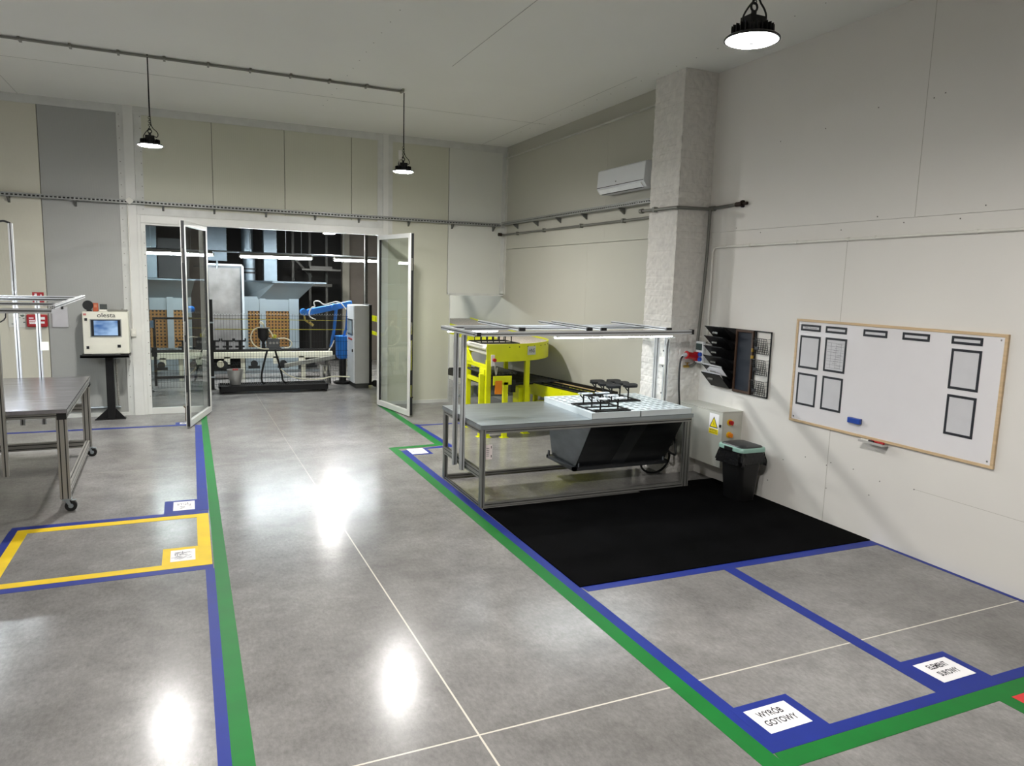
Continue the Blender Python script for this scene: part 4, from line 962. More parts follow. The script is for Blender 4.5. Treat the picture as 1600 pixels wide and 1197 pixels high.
obj('back_rail', MB().slot((-.1, TD-.06, .165), (-TW+.1, TD-.06, .165), .045, .09, Y), alu_leg, LT)
obj('top_rail', MB().slot((-.02, .045, TH-.06), (-TW, .045, TH-.06), .045, .045, Y), alu_grey, LT)
obj('top_rail', MB().slot((-.02, TD-.05, TH-.06), (-TW, TD-.05, TH-.06), .045, .045, Y), alu_grey, LT)
obj('top_rail', MB().slot((-.03, .08, TH-.065), (-.03, TD-.08, TH-.065), .045, .045, X), alu_grey, LT)
obj('middle_rail', MB().slot((-.1, TD-.05, .62), (-TW+.1, TD-.05, .62), .045, .09, Y), alu_leg, LT)
m_ = MB().box(-.09, -.01, .02, .09, TH-.10, TH-.035).cyl((-.03, TD-.1, TH-.09), (-.03, TD-.02, TH-.09), .035, 12)
obj('end_cap', m_, black, LT)
obj('canopy_post', MB().slot((-.505, -.02, .40), (-.505, -.02, 1.94), .045, .045, X), alu_leg, LT)
obj('canopy_post', MB().slot((-.735, TD+.03, .42), (-.735, TD+.03, 2.82), .045, .045, X), alu, LT)
obj('canopy_post', MB().slot((-.515, TD+.03, .42), (-.515, TD+.03, 1.955), .045, .045, X), alu, LT)
obj('post_bracket', MB().box(-.50, -.42, TD+.0, TD+.012, 1.33, 1.43), white, LT)
for y, z in ((.10, 1.918), (1.0, 1.945), (1.75, 1.965), (2.4, 1.97)):
    x1 = {.10: -.09, 1.0: -.07, 1.75: -.05, 2.4: -.03}[y]
    obj('canopy_bar', MB().slot((x1, y, z), (-TW+.3, y, z), .045 if y < .5 else .03, .045 if y < .5 else .03, Y), alu, LT)
obj('canopy_bar', MB().slot((-.075, .06, 1.955), (-.03, 2.45, 1.985), .04, .03, X), alu, LT)
obj('canopy_bar', MB().slot((-1.6, .1, 1.97), (-1.6, 2.4, 1.98), .04, .03, X), alu, LT)
led(LT, -2.0, -.62, 2.15, 1.885, lm=LED_L); led(LT, -2.3, -.85, 1.0, 1.86, lm=LED_L)
obj('power_cord', MB().tube([(-.735, TD+.03, 2.82), (-.80, TD+.03, 2.85), (-.87, TD+.0, 2.82), (-.97, TD-.1, 2.68), (-1.15, TD-.2, 2.3)], .012, 8, sm=2).tube([(-.45, .12, 1.90), (-.46, .15, 1.84), (-.52, .2, 1.80), (-.60, .2, 1.82)], .006, 6, sm=1), black, LT)
LT.rotation_euler.z = math.radians(1.6)

# ------------------------------------------------------------------ items on the back wall at the left
def wallsign(name, x0, x1, z0, z1, m, label, cat, d=.004, extra=None):
    t = thing(name, label, cat, ((x0+x1)/2, YB-.001, z0))
    obj('board', MB().box(x0, x1, YB-d, YB, z0, z1), m, t)
    if extra: obj('print', extra(YB-d), paper if m in (red, dred) else greyink, t)
    return t
dred = mat('fire_red', '#a8141c', .45, var=.05)
def ex(y):
    m = MB(); m.box(-2.14, -2.11, y-.001, y, 1.86, 1.93).torus((-2.13, y-.001, 1.885), .02, .004, (0, 1, 0), 12, 4).box(-2.065, -2.05, y-.001, y, 1.84, 1.92).box(-2.075, -2.04, y-.001, y, 1.875, 1.885)
    return m
wallsign('fire_sign', -2.17, -2.02, 1.79, 1.95, dred, 'red fire equipment sign with white pictogram above the red box', 'sign', extra=ex)
t = thing('first_aid_box', 'flat red box with white lettering on the cream wall behind the left bench', 'box', (-2.115, YB-.05, 1.42))
obj('housing', MB().box(-2.255, -1.985, YB-.07, YB, 1.425, 1.615), dred, t, bevel=.02)
m_ = MB()
for k, (x0, x1, z) in enumerate(((-2.22, -2.16, 1.555), (-2.22, -2.14, 1.52), (-2.22, -2.13, 1.495), (-2.215, -2.12, 1.475))): m_.box(x0, x1, YB-.072, YB-.07, z, z+.014)
m_.box(-2.09, -2.015, YB-.072, YB-.07, 1.54, 1.58).box(-2.07, -2.02, YB-.072, YB-.07, 1.48, 1.51)
obj('lettering', m_, paper, t)
t = thing('clipboard', 'pale grey hanging clipboard with papers between the red box and the terminal', 'clipboard', (-1.82, YB-.01, 1.42))
obj('papers', MB().hexa([(-1.925, YB-.025, 1.425), (-1.715, YB-.03, 1.425), (-1.715, YB-.004, 1.425), (-1.925, YB-.004, 1.425)], [(-1.925, YB-.02, 1.72), (-1.72, YB-.02, 1.735), (-1.72, YB-.004, 1.735), (-1.925, YB-.004, 1.72)]), mat('paper_grey', '#c2c1c4', .7), t)
obj('clip', MB().box(-1.80, -1.77, YB-.035, YB-.02, 1.70, 1.74), black, t)
m_ = MB(); rr = random.Random(2)
for _ in range(14):
    x = rr.uniform(-2.46, -2.30); z = rr.uniform(1.46, 1.62); m_.box(x, x+rr.uniform(.01, .04), YB-.012, YB-.010, z, z+rr.uniform(.006, .02))
t = thing('wall_plan', 'framed evacuation plan sheet left of the red box on the cream wall', 'plan', (-2.38, YB-.01, 1.42))
obj('board', MB().box(-2.49, -2.275, YB-.010, YB, 1.42, 1.66), mat('plan_paper', '#d5d6cd', .6), t); obj('print', m_, mat('plan_print', '#5b6a62', .7), t)
obj('frame', MB().box(-2.495, -2.27, YB-.013, YB, 1.415, 1.423).box(-2.495, -2.27, YB-.013, YB, 1.657, 1.665).box(-2.495, -2.488, YB-.013, YB, 1.42, 1.66).box(-2.277, -2.27, YB-.013, YB, 1.42, 1.66), cabgrey, t)
solo('wall_heating_pipe', MB().cyl((-1.9, YB-.04, .15), (-1.05, YB-.04, .15), .018, 8), galv, 'thin low pipe along the grey panel behind the terminal foot', 'pipe', (-1.5, YB-.04, .15))

# ------------------------------------------------------------------ control terminal
t = thing('control_terminal', 'cream control terminal with blue screen on a black pedestal by the glass partition', 'control terminal', (-1.18, 12.79, 0))
TX0, TX1, TY0, TY1 = -1.485, -.872, 12.66, 12.92
obj('cabinet', MB().box(TX0, TX1, TY0, TY1, 1.04, 1.682), creamm, t, bevel=.008)
b = obj('screen_bezel', MB().box(-1.385, -.965, TY0-.012, TY0, 1.30, 1.572), mat('bezel_grey', '#8d908e', .4), t)
obj('bezel_edge', MB().box(-1.372, -.978, TY0-.016, TY0-.012, 1.313, 1.560), mat('screen_black', '#10131a', .3), b)
def scr():
    m = bpy.data.materials.new('blue_screen'); m.use_nodes = True; nt = m.node_tree; n = nt.nodes; l = nt.links; n.clear()
    o = n.new('ShaderNodeOutputMaterial'); e = n.new('ShaderNodeEmission'); no = n.new('ShaderNodeTexNoise'); tc = n.new('ShaderNodeTexCoord'); mp = n.new('ShaderNodeMapping')
    mp.inputs['Scale'].default_value = (2.2, 1, 4); l.new(tc.outputs['Object'], mp.inputs[0]); l.new(mp.outputs[0], no.inputs['Vector']); no.inputs['Scale'].default_value = 1.6
    r = n.new('ShaderNodeValToRGB'); r.color_ramp.elements[0].position = .38; r.color_ramp.elements[0].color = (*lin('#3f6aa8'), 1); r.color_ramp.elements[1].position = .62; r.color_ramp.elements[1].color = (*lin('#b4d6fb'), 1)
    l.new(no.outputs['Fac'], r.inputs[0]); l.new(r.outputs[0], e.inputs[0]); e.inputs[1].default_value = .8; l.new(e.outputs[0], o.inputs[0]); return m
obj('screen', MB().box(-1.335, -1.015, TY0-.0175, TY0-.016, 1.325, 1.55), scr(), b)
obj('lettering', MB().text('olesta', .095, (-1.165, TY0-.0012, 1.628), X, Z, .0004, 1.1, bold=.001), mat('letter_grey', '#4a4a48', .5), t)
obj('logo', MB().box(-1.47, -1.43, TY0-.002, TY0, 1.625, 1.655), mat('faded_red', '#b56b66', .5), t)
m_ = MB().box(-1.455, -1.42, TY0-.012, TY0, 1.545, 1.585).box(-1.445, -1.41, TY0-.012, TY0, 1.12, 1.16).box(-1.03, -.985, TY0-.008, TY0, 1.135, 1.18)
obj('latch', m_, black, t)
obj('keyboard_shelf', MB().box(-1.515, -.865, TY0-.20, TY1, 1.0, 1.03).box(-1.515, -.865, TY0-.20, TY0-.195, 1.0, 1.045), blackm, t, bevel=.004)
obj('column', MB().box(-1.215, -1.105, 12.74, 12.84, .01, 1.0), blackm, t, bevel=.004)
m_ = MB().box(-1.39, -.965, 12.72, 12.86, 0, .012)
m_.prism([(-1.38, 12.785, .012), (-1.215, 12.785, .012), (-1.215, 12.785, .17)], (0, .012, 0)).prism([(-.975, 12.785, .012), (-1.105, 12.785, .17), (-1.105, 12.785, .012)], (0, .012, 0))
obj('foot', m_, blackm, t)
obj('cable', MB().tube([(-1.085, 12.85, 1.0), (-1.075, 12.86, .6), (-1.06, 12.87, .2)], .016, 8), mat('ribbed_hose', '#8b8a84', .6, var=.4, vs=60), t)
obj('brace', MB().tube([(-1.3, 12.80, 1.0), (-1.25, 12.79, .955), (-1.215, 12.79, .95)], .008, 6), galv, t)
obj('brace', MB().tube([(-1.0, 12.80, 1.0), (-1.06, 12.79, .955), (-1.105, 12.79, .95)], .008, 6), galv, t)
solo('keyboard', MB().box(-1.36, -.99, 12.50, 12.62, 1.030, 1.048), black, 'black keyboard lying on the shelf of the control terminal', 'keyboard', (-1.17, 12.56, 1.03), bevel=.003)
solo('round_mirror', MB().lathe([(.0, -.012), (.07, -.012), (.074, 0), (.07, .012), (0, .012)], (-1.41, 12.75, 1.775), 28, (0, 1, 0)).box(-1.43, -1.36, 12.735, 12.80, 1.683, 1.71), black, 'round black disc standing on top of the control terminal', 'disc', (-1.41, 12.75, 1.683), smooth=True)
t = thing('orange_meter', 'small orange handheld meter standing on the control terminal', 'meter', (-1.31, 12.76, 1.683))
obj('housing', MB().box(-1.345, -1.275, 12.745, 12.78, 1.683, 1.81), mat('meter_orange', '#a9502f', .5), t, bevel=.006); obj('display', MB().box(-1.328, -1.292, 12.742, 12.745, 1.745, 1.79), mat('meter_display', '#b9795c', .5), t)
t = thing('small_display', 'small grey display with white stand on top of the control terminal', 'display', (-1.205, 12.77, 1.683))
obj('panel', MB().box(-1.255, -1.155, 12.755, 12.775, 1.715, 1.795), mat('display_dark', '#3e423f', .35), t, bevel=.004); obj('stand', MB().box(-1.26, -1.155, 12.73, 12.80, 1.683, 1.712), white, t, bevel=.004)
solo('tool_case', MB().box(-1.145, -.885, 12.72, 12.88, 1.683, 1.71).box(-.965, -.945, 12.78, 12.80, 1.71, 1.728), mat('case_grey', '#76756c', .5), 'flat grey case lying on the control terminal top', 'case', (-1.0, 12.8, 1.683), bevel=.005)

# ------------------------------------------------------------------ the hall beyond the glass doors
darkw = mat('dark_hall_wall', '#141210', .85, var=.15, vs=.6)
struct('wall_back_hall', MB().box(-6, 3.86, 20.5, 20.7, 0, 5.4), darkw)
struct('wall_back_hall_beige', MB().box(4.05, 6, 20.5, 20.7, 0, 5.4), mat('hall_beige', '#6d645b', .7))
struct('pillar_hall', MB().box(3.86, 4.05, 20.3, 20.7, 0, 5.4), mat('hall_column', '#8f897d', .6))
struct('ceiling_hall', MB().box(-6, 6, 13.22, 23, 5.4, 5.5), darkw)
struct('wall_left', MB().box(-6.1, -6, -3, 23, 0, 5.4), wallm)
struct('wall_front', MB().box(-6, 6, -3.1, -3, 0, CZ), wallm)
# LED strips
STRIP = emit('hall_strip_light', (.88, .97, 1.), 160.)
for i, (x0, x1, lb) in enumerate(((-.86, .46, 'first strip light seen behind the fixed glass pane of the partition'), (.985, 2.40, 'middle strip light in the hall, above the steel door'), (2.89, 4.36, 'strip light in the hall nearest the right glass door'))):
    t = thing('strip_light', lb, 'strip light', ((x0+x1)/2, 16.1, 2.68), 'strip lights in the hall')
    obj('light_tube', MB().cyl((x0, 16.1, 2.670), (x1, 16.1, 2.677), .026, 12), STRIP, t)
    obj('housing', MB().hexa([(x0, 15.99, 2.69), (x1, 15.99, 2.697), (x1, 16.21, 2.697), (x0, 16.21, 2.69)], [(x0, 16.05, 2.745), (x1, 16.05, 2.75), (x1, 16.15, 2.75), (x0, 16.15, 2.745)]), white, t)
    obj('end_cap', MB().cyl((x0-.03, 16.1, 2.678), (x0, 16.1, 2.678), .03, 10).cyl((x1, 16.1, 2.685), (x1+.03, 16.1, 2.685), .03, 10), cabgrey, t)
    obj('hanger_wire', MB().cyl((x0+.2, 16.1, 2.74), (x0+.2, 16.1, 5.4), .004, 6).cyl((x1-.2, 16.1, 2.74), (x1-.2, 16.1, 5.4), .004, 6), galv, t)
solo('conduit_pipe', MB().cyl((-2, 16.26, 2.76), (5.5, 16.26, 2.76), .018, 8).cyl((-1.2, 16.26, 2.76), (-1.2, 16.26, 5.4), .005, 6).cyl((1.9, 16.26, 2.76), (1.9, 16.26, 5.4), .005, 6).cyl((4.9, 16.26, 2.76), (4.9, 16.26, 5.4), .005, 6), galv, 'steel conduit carrying the strip lights in the hall', 'conduit', (1.6, 16.26, 2.76))
# spray booths with hoods
hgalv = mat('hall_galvanised', '#6d7880', .45, .75, var=.1, vs=4)
sheetm = mat('booth_sheet', '#96a1a6', .4, .35, var=.05, vs=3)
def filt():
    m = mat('filter_board', '#86602f', .8, var=.08)
    nt = m.node_tree; n = nt.nodes; l = nt.links; b = n['Principled BSDF']
    tc = n.new('ShaderNodeTexCoord'); sp = n.new('ShaderNodeSeparateXYZ'); l.new(tc.outputs['Object'], sp.inputs[0])
    def cell(o):
        a = n.new('ShaderNodeMath'); a.operation = 'MULTIPLY'; a.inputs[1].default_value = 1/.075; l.new(o, a.inputs[0])
        k = n.new('ShaderNodeMath'); k.operation = 'FRACT'; l.new(a.outputs[0], k.inputs[0])
        g = n.new('ShaderNodeMath'); g.operation = 'LESS_THAN'; g.inputs[1].default_value = .5; l.new(k.outputs[0], g.inputs[0]); return g.outputs[0]
    mu = n.new('ShaderNodeMath'); mu.operation = 'MULTIPLY'; l.new(cell(sp.outputs[0]), mu.inputs[0]); l.new(cell(sp.outputs[2]), mu.inputs[1])
    src = b.inputs['Base Color'].links[0].from_socket
    mx = n.new('ShaderNodeMix'); mx.data_type = 'RGBA'; l.new(mu.outputs[0], mx.inputs[0]); l.new(src, mx.inputs[6]); mx.inputs[7].default_value = (*lin('#1d140c'), 1)
    l.new(mx.outputs[2], b.inputs['Base Color']); return m
FILT = filt()
def booth(x0, x1, xs, label):
    t = thing('spray_booth', label, 'spray booth', ((x0+x1)/2, 18.1, 0))
    m = MB().box(x0, x1, 18.0, 18.06, 1.47, 1.76).box(x0, x1, 18.0, 18.06, 0, .62)
    for a, b in xs[1]: m.box(a, b, 17.96, 18.06, .6, 1.76)
    obj('booth_wall', m, sheetm, t)
    for a, b in xs[0]: obj('filter_panel', MB().box(a, b, 18.02, 18.05, .62, 1.50), FILT, t)
    obj('extractor_hood', MB().hexa([(x0+.30, 18.0, 1.74), (x1, 18.0, 1.74), (x1, 18.6, 1.74), (x0, 18.6, 1.74)], [(x0+.62, 17.3, 2.14), (x1+(.30 if x0 > 0 else .1), 17.3, 2.14), (x1+(.30 if x0 > 0 else .1), 18.6, 2.14), (x0, 18.1, 2.14)]).box(x0, x0+.34, 18.02, 18.3, 1.70, 1.80), sheetm, t)
    obj('hood_flange', MB().prism([(x0+.55, 17.25, 2.14), (x1+(.55 if x0 > 0 else .12), 17.25, 2.14), (x1+(.55 if x0 > 0 else .12), 18.6, 2.14), (x0, 18.6, 2.14), (x0, 18.05, 2.14)], (0, 0, .03)), hgalv, t)
    return t
booth(-2.3, .02, (((-1.9, -1.0), (-.87, -.46), (-.33, -.04)), ((-1.0, -.87), (-.46, -.33), (-.04, .04))), 'grey spray booth with brown filter panels seen through the left glass')
booth(1.17, 2.36, (((1.235, 1.50), (1.63, 2.16)), ((1.16, 1.235), (1.50, 1.63), (2.16, 2.38))), 'grey spray booth with brown filters right of the tall steel door, in the hall')
t = thing('steel_sliding_door', 'tall dull steel door in a bright frame between the spray booths', 'door panel', (.75, 18, .3))
obj('door_panel', MB().box(.42, 1.08, 17.99, 18.02, .40, 2.44), mat('stained_steel', '#8f8c8a', .5, .6, var=.3, vs=2.5), t)
obj('bright_frame', MB().box(.33, .375, 17.9, 18.06, .4, 2.53).box(1.115, 1.16, 17.9, 18.06, .4, 2.53).box(.33, 1.16, 17.9, 18.06, 2.49, 2.53), mat('bright_edge', '#dfe6ea', .35, .3), t)
obj('recess', MB().box(.36, 1.13, 18.02, 18.06, .40, 2.52), steel_dark, t)
obj('hook', MB().tube([(.60, 17.9, 2.6), (.60, 17.88, 2.5), (.59, 17.88, 2.42)], .02, 6), galv, t)
def duct(x0, x1, y0, y1, z0, z1, label, ribs=.12):
    t = thing('air_duct', label, 'duct', ((x0+x1)/2, (y0+y1)/2, z0), 'galvanised ducts above the booths')
    m = MB().box(x0, x1, y0, y1, z0, z1); z = z0
    obj('duct_wall', m, hgalv, t)
    r = MB()
    while z < z1: r.box(x0-.006, x1+.006, y0-.006, y1+.006, z, z+.012); z += ribs
    obj('rib', r, hgalv, t)
duct(1.615, 1.90, 18.0, 18.3, 2.175, 5.4, 'narrow ribbed vertical duct rising from the right spray booth')
duct(.30, .82, 18.2, 18.7, 2.60, 5.4, 'wide ribbed duct above the tall steel door')
duct(-.95, -.63, 18.0, 18.3, 2.175, 5.4, 'ribbed vertical duct above the left spray booth, behind the fixed pane')
t = thing('exhaust_fan', 'short round exhaust duct with collar between the two ribbed ducts', 'duct', (1.3, 18.2, 2.18))
obj('duct_wall', MB().cyl((1.30, 18.2, 2.175), (1.30, 18.2, 2.66), .135, 24).cyl((1.28, 18.4, 2.8), (1.28, 18.4, 5.4), .13, 24).box(1.2, 1.36, 18.2, 18.4, 2.6, 2.9), hgalv, t, smooth=True)
obj('collar', MB().cyl((1.30, 18.2, 2.33), (1.30, 18.2, 2.37), .15, 24).cyl((1.30, 18.2, 2.42), (1.30, 18.2, 2.45), .145, 24), blackm, t)
solo('dark_cabinet', MB().box(-.60, .02, 18.05, 18.5, 2.18, 3.05), mat('dark_plate', '#17181a', .6), 'large black box on top of the left spray booth', 'cabinet', (-.3, 18.3, 2.18))
fr = mat('dark_frame', '#34332f', .6, .3)
m_ = MB()
for x in (2.0, 2.44, 2.86, 3.28): m_.box(x-.03, x+.03, 19.4, 19.46, 0, 5.3)
m_.box(1.9, 3.86, 19.4, 19.46, 3.5, 3.56).obox((2.65, 19.43, 2.56), (.05, .05, .75), Matrix.Rotation(-.75, 3, 'Y')).box(1.9, 3.4, 19.3, 19.5, 2.05, 2.12)
solo('steel_rack', m_, fr, 'dark steel frame of uprights and a diagonal brace at the back of the hall', 'steel frame', (2.7, 19.4, 0))
m_ = MB().box(2.55, 3.5, 18.6, 19.3, 2.45, 2.49).box(2.75, 3.3, 18.7, 19.2, 2.49, 2.56)
solo('hanging_shelf', m_, fr, 'dark flat shelf hanging in front of the back steel frame', 'shelf', (3.0, 19, 2.45))
# conveyor in the hall
t = thing('chain_conveyor', 'long cream beamed chain conveyor running in front of the spray booths', 'conveyor', (1, 17.2, 0))
cream = mat('cream_beam', '#cfccb8', .5, var=.05)
obj('beam', MB().box(-2.5, 3.0, 17.0, 17.12, .47, .60), cream, t)
m_ = MB()
for x in (-.55, .15, .72, 1.75, 2.3): m_.box(x-.06, x+.06, 17.0, 17.1, .34, .50)
obj('beam_foot', m_, cream, t)
obj('chain', MB().box(-2.5, 3.0, 17.12, 17.22, .60, .655), blackm, t)
for x in (-1.6, -.2, 1.05, 2.35): obj('leg', MB().box(x-.045, x+.045, 17.05, 17.14, 0, .47), cream, t)
obj('lower_beam', MB().box(-2.5, 3.0, 17.2, 17.26, .11, .17), galv, t)
m_ = MB()
for k in range(7):
    x = -1.2+k*.62; m_.cyl((x, 17.0, .35), (x, 16.93, .35), .075, 14).box(x-.12, x+.12, 16.98, 17.04, .24, .30)
obj('idler', m_, mat('idler_dark', '#2c2d2e', .5, .5), t)
m_ = MB().cyl((.58, 16.95, .36), (.58, 16.85, .36), .07, 16)
obj('drive_motor', m_, mat('motor_cream', '#b9b39d', .5), t, smooth=True)
m_ = MB().hexa([(1.9, 16.7, .28), (3.0, 16.7, .46), (3.0, 16.8, .46), (1.9, 16.8, .28)], [(1.9, 16.7, .36), (3.0, 16.7, .54), (3.0, 16.8, .54), (1.9, 16.8, .36)])
obj('incline_rail', m_, mat('rail_grey', '#8a8a82', .5, .5), t)
hang = None
for k, x in enumerate((-.15, .47, .74, 1.0)):
    lb = ['black workpiece hanger on the hall conveyor, seen through the open left door', 'black workpiece hanger on the hall conveyor, beside the black fence post', 'middle one of the black hangers in front of the steel door', 'black workpiece hanger at the right edge of the steel door'][k]
    if hang is None:
        hang = thing('workpiece_hanger', lb, 'hanger', (x, 17.15, .655), 'black hangers on the hall conveyor')
        obj('stem', MB().box(x-.03, x+.03, 17.12, 17.18, .655, .86), blackm, hang)
        obj('fork', MB().box(x-.11, x+.11, 17.12, 17.18, .83, .86).box(x-.13, x-.10, 17.12, 17.18, .84, .90).box(x+.10, x+.13, 17.12, 17.18, .84, .90), blackm, hang)
        obj('foot', MB().box(x-.1, x+.1, 17.1, 17.2, .70, .735), blackm, hang)
    else: dup(hang, (x, 17.15, .655), lb)
# wire fence and gate
wire = mat('black_wire', '#1a1b1c', .5, .4)
t = thing('wire_fence', 'black welded wire fence panel with pointed top along the hall conveyor', 'fence', (1.7, 15.6, 0))
m_ = MB(); x = .45
while x < 3.05: m_.box(x-.002, x+.002, 15.6, 15.604, .06, 1.53); x += .055
for z in [.1+.11*k for k in range(7)]+[.95, 1.2, 1.42, 1.48]: m_.box(.42, 3.08, 15.604, 15.608, z, z+.005)
x = .45
o = obj('wire_mesh', m_, wire, t)
m_ = MB()
while x < 3.05:
    m_.tube([(x-.018, 15.6, 1.50), (x, 15.6, 1.535), (x+.018, 15.6, 1.50)], .0035, 4); x += .055
obj('top_points', m_, mat('wire_galvanised', '#b9bcbb', .4, .6), t)
def fpost(x, label):
    t = thing('fence_post', label, 'fence post', (x, 15.6, 0), 'black fence posts')
    obj('tube', MB().box(x-.03, x+.03, 15.57, 15.63, 0, 1.80), blackm, t); obj('foot_plate', MB().box(x-.06, x+.06, 15.54, 15.66, 0, .01), blackm, t)
    obj('clamp', MB().box(x-.035, x+.05, 15.565, 15.635, 1.33, 1.36).box(x-.035, x+.05, 15.565, 15.635, .24, .27), galv, t)
    return t
fp = fpost(.385, 'black fence post between gate and wire fence, seen in the doorway')
dup(fp, (-.735, 15.6, 0), 'black fence post at the left end of the gate, seen through the fixed pane')
t = thing('fence_gate', 'black framed wire gate seen through the left glass pane', 'gate', (-.2, 15.62, 0))
m_ = MB().box(-.66, -.61, 15.6, 15.64, .10, 1.44).box(.27, .32, 15.6, 15.64, .10, 1.44).box(-.61, .27, 15.6, 15.64, 1.40, 1.44).box(-.61, .27, 15.6, 15.64, .24, .29)
obj('gate_frame', m_, blackm, t)
m_ = MB(); x = -.6
while x < .27: m_.box(x-.002, x+.002, 15.618, 15.622, .04, .84); x += .055
for k in range(8): m_.box(-.61, .27, 15.622, 15.626, .06+.11*k, .065+.11*k)
obj('wire_mesh', m_, wire, t)
obj('lock_box', MB().box(-.695, -.60, 15.575, 15.6, .68, .86).box(-.6, -.50, 15.56, 15.58, .76, .775), blackm, t)
obj('latch_sensor', MB().box(-.70, -.64, 15.56, 15.6, 1.24, 1.38), mat('sensor_blue', '#62809c', .5), t)
m_ = MB().tube([(.45, 15.5, 1.42), (3.0, 15.5, 1.40)], .005, 5); solo('yellow_cord', m_, mat('cord_yellow', '#b9b13c', .6), 'upper thin yellow cord strung along the wire fence', 'cord', (1.7, 15.5, 1.4), 'yellow cords on the fence')
m_ = MB().tube([(.45, 15.5, 1.22), (3.0, 15.5, 1.21)], .006, 5); solo('yellow_cord', m_, mat('cord_yellow', '#b9b13c', .6), 'lower thin yellow cord strung along the wire fence', 'cord', (1.7, 15.5, 1.2), 'yellow cords on the fence')
# platform with bucket and pump stand
t = thing('grating_platform', 'low black grating platform in the doorway of the hall', 'platform', (1.5, 15.2, 0))
m_ = MB()
for k in range(58): m_.box(.50+k*.035, .512+k*.035, 14.93, 15.42, .125, .15)
m_.box(.48, 2.54, 14.92, 14.95, .045, .152).box(.48, 2.54, 15.40, 15.43, .045, .152).box(.48, .51, 14.92, 15.43, .09, .152).box(2.51, 2.54, 14.92, 15.43, .09, .152).box(.48, 2.54, 14.95, 15.4, .112, .124)
obj('grating', m_, blackm, t)
for x in (.52, 2.5):
    for y in (14.95, 15.4): obj('leg', MB().box(x-.02, x+.02, y-.02, y+.02, 0, .1), blackm, t)
t = thing('steel_bucket', 'shiny steel bucket standing on the black platform', 'bucket', (.79, 15.2, .152))
obj('bucket_body', MB().lathe([(.0, 0), (.10, 0), (.155, .29), (.162, .295), (.15, .29), (.097, .01), (0, .01)], (.79, 15.2, .152), 28), mat('bucket_steel', '#c4c4c0', .3, .7), t, smooth=True)
obj('red_contents', MB().box(.74, .84, 15.17, 15.25, .42, .455), mat('dull_red', '#a3413f', .6), t)
t = thing('pump_stand', 'paint pump on black splayed legs with hopper cup and white hoses on the platform', 'pump', (1.47, 15.2, .152))
for pts in ([(1.40, 15.2, .84), (1.31, 15.18, .5), (1.27, 15.17, .3), (1.28, 15.15, .19), (1.33, 15.1, .17)], [(1.54, 15.2, .84), (1.64, 15.18, .45), (1.67, 15.17, .3), (1.68, 15.15, .2), (1.74, 15.1, .17)]):
    obj('leg', MB().tube(pts, .02, 8, sm=1), blackm, t, smooth=True)
obj('hopper_cup', MB().lathe([(.02, .90), (.03, .99), (.105, 1.08), (.11, 1.25), (.13, 1.255), (.13, 1.27), (.0, 1.27)], (1.325, 15.2, 0), 24), mat('cup_black', '#141415', .35), t, smooth=True)
obj('valve_block', MB().box(1.40, 1.63, 15.14, 15.28, .87, 1.06).box(1.36, 1.66, 15.15, 15.27, .83, .88), mat('block_grey', '#55585a', .45, .6), t, bevel=.006)
m_ = MB()
for k in range(3): m_.cyl((1.45+k*.065, 15.14, .97), (1.45+k*.065, 15.11, .97), .024, 12)
obj('gauge', m_, mat('gauge_white', '#8f8f8b', .4), t)
obj('yellow_knob', MB().cyl((1.53, 15.2, 1.06), (1.53, 15.2, 1.13), .045, 16), mat('knob_yellow', '#a9a52a', .5), t, smooth=True)
obj('bracket', MB().box(1.29, 1.36, 15.18, 15.22, .82, .95), blackm, t)
m_ = MB().tube([(1.33, 15.17, 1.27), (1.33, 15.16, 1.36), (1.27, 15.16, 1.40), (1.26, 15.16, 1.36), (1.33, 15.16, 1.33)], .012, 6, sm=2)
m_.tube([(1.26, 15.14, 1.28), (1.14, 15.14, 1.25), (1.07, 15.14, 1.08), (1.14, 15.14, .92), (1.28, 15.14, .85), (1.42, 15.14, .85)], .012, 6, sm=2)
m_.tube([(1.42, 15.14, 1.25), (1.48, 15.14, 1.16), (1.50, 15.14, 1.09)], .012, 6, sm=1)
m_.tube([(1.6, 15.14, 1.06), (1.76, 15.14, 1.07), (1.88, 15.14, .97), (1.82, 15.14, .87), (1.72, 15.14, .87)], .012, 6, sm=2)
m_.tube([(1.64, 15.12, .45), (1.75, 15.12, .33), (1.95, 15.2, .24), (2.2, 15.5, .17), (2.5, 15.6, .15), (2.75, 15.55, .22), (3.1, 15.5, .2)], .012, 6, sm=2)
obj('hose', m_, mat('hose_white', '#d6d2b8', .5), t, smooth=True)
# tall control cabinet
t = thing('control_cabinet', 'tall grey control cabinet with touch panel by the right glass door in the hall', 'control cabinet', (3.27, 15.5, 0))
obj('housing', MB().box(3.13, 3.43, 15.14, 15.84, .10, 1.735), mat('cabinet_tall_grey', '#9fa09a', .45, var=.03), t, bevel=.005)
obj('door', MB().box(3.105, 3.13, 15.15, 15.83, .11, 1.725), mat('cabinet_door_white', '#cfd2d3', .4), t, bevel=.004)
obj('plinth', MB().box(3.15, 3.42, 15.16, 15.82, 0, .10), mat('plinth_dark', '#33342f', .6), t)
s = obj('touch_panel', MB().box(3.095, 3.105, 15.25, 15.72, 1.10, 1.44), mat('panel_dark', '#3b4347', .3), t)
obj('screen', MB().box(3.092, 3.095, 15.30, 15.67, 1.14, 1.40), mat('screen_grey', '#9aa7ad', .25), s)
m_ = MB()
for y in (15.3, 15.4, 15.5, 15.6): m_.cyl((3.105, y, 1.02), (3.085, y, 1.02), .02, 10)
obj('push_button', m_, mat('button_red', '#9a3a38', .5), t)
obj('door_handle', MB().box(3.085, 3.105, 15.22, 15.25, .76, .82), black, t)
obj('back_frame', MB().box(3.43, 3.50, 15.2, 15.8, .05, 1.75), blackm, t)
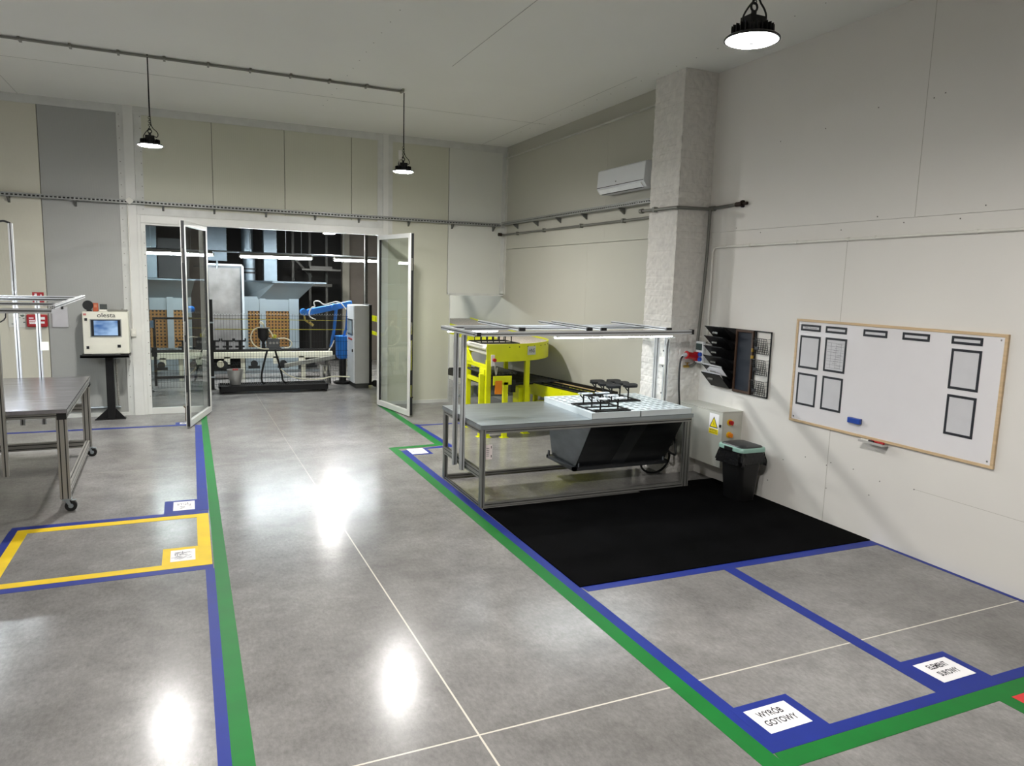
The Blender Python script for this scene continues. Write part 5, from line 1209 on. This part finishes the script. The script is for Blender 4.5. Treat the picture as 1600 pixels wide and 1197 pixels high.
solo('cable_chain', MB().box(3.50, 3.56, 15.86, 15.95, 0, 3.6), mat('chain_grey', '#55544f', .6, var=.5, vs=50), 'vertical black cable duct behind the tall control cabinet', 'cable duct', (3.53, 15.9, 0))
m_ = MB()
for k in range(3): m_.cyl((3.60+k*.09, 15.3, .07), (3.60+k*.09, 15.36, .07), .07, 14)
solo('black_casters', m_, rubber, 'black wheels on the floor beside the foot of the tall control cabinet', 'wheels', (3.65, 15.33, 0))
# blue robot arm
bl = mat('robot_blue', '#1c6fc4', .4, var=.06)
t = thing('robot_arm', 'blue painted robot arm with white hoses reaching over the fence', 'robot arm', (3.0, 16, 0))
m_ = MB().hexa([(2.22, 15.95, 1.50), (2.30, 15.95, 1.47), (2.30, 16.05, 1.47), (2.22, 16.05, 1.50)], [(2.21, 15.95, 1.57), (2.29, 15.95, 1.61), (2.29, 16.05, 1.61), (2.21, 16.05, 1.57)])
m_.hexa([(2.30, 15.94, 1.47), (3.25, 15.94, 1.69), (3.25, 16.06, 1.69), (2.30, 16.06, 1.47)], [(2.29, 15.94, 1.61), (3.23, 15.94, 1.81), (3.23, 16.06, 1.81), (2.29, 16.06, 1.61)])
obj('upper_arm', m_, bl, t, bevel=.02)
obj('joint', MB().cyl((2.22, 15.9, 1.55), (2.22, 16.1, 1.55), .07, 18).cyl((2.87, 15.9, 1.66), (2.87, 16.1, 1.66), .075, 18), bl, t, smooth=True)
obj('lower_arm', MB().tube([(2.90, 16, 1.60), (2.86, 16, 1.2), (2.79, 16, .80)], .035, 10), bl, t, smooth=True)
obj('support', MB().tube([(3.16, 16, 1.66), (3.12, 16, 1.2), (3.05, 16, 1.0)], .03, 10), bl, t, smooth=True)
obj('base', MB().lathe([(.09, .53), (.12, .55), (.15, .62), (.16, 1.0), (.17, 1.03), (.0, 1.03)], (3.04, 16.0, .01), 24), bl, t, smooth=True)
obj('pedestal', MB().cyl((3.04, 16, .0), (3.04, 16, .55), .08, 16).cyl((3.04, 16, 0), (3.04, 16, .04), .2, 20), blackm, t)
obj('hose', MB().tube([(3.1, 15.9, 1.62), (2.95, 15.88, 1.80), (2.75, 15.88, 1.75), (2.62, 15.88, 1.70), (2.52, 15.88, 1.80), (2.40, 15.88, 1.78), (2.45, 15.88, 1.66), (2.36, 15.88, 1.66), (2.30, 15.88, 1.50), (2.36, 15.88, 1.43), (2.45, 15.88, 1.40)], .013, 6, sm=2).tube([(2.84, 15.9, .95), (2.80, 15.9, .85), (2.72, 15.9, .72)], .012, 6), white, t)
obj('spray_gun', MB().cyl((2.33, 15.95, 1.33), (2.40, 15.9, 1.27), .03, 10).tube([(2.22, 15.95, 1.50), (2.24, 15.95, 1.38), (2.33, 15.95, 1.32)], .02, 8), mat('gun_brass', '#b7a25a', .4, .5), t)
solo('steel_drum', MB().lathe([(.0, 0), (.12, 0), (.12, .42), (.128, .43), (.11, .43), (.11, .05), (0, .05)], (2.64, 15.85, 0), 28), chrome, 'shiny steel drum on the floor in front of the blue robot base', 'drum', (2.64, 15.85, 0), smooth=True)
# conveyor seen past the right door
solo('hall_conveyor_section', MB().box(4.35, 4.40, 17.5, 19.5, 1.2, 1.34).box(4.35, 4.40, 17.5, 19.5, .85, .93).box(4.39, 4.42, 17.6, 17.63, 0, 1.3).box(4.39, 4.42, 19.3, 19.33, 0, 1.3), yellow, 'yellow conveyor section far behind the right glass door', 'conveyor', (4.4, 18, 0))
m_ = MB().box(3.95, 4.0, 18.0, 18.05, 0, 2.25)
solo('dark_post', m_, blackm, 'thin dark post in front of the beige wall beyond the tall cabinet', 'post', (3.97, 18, 0))
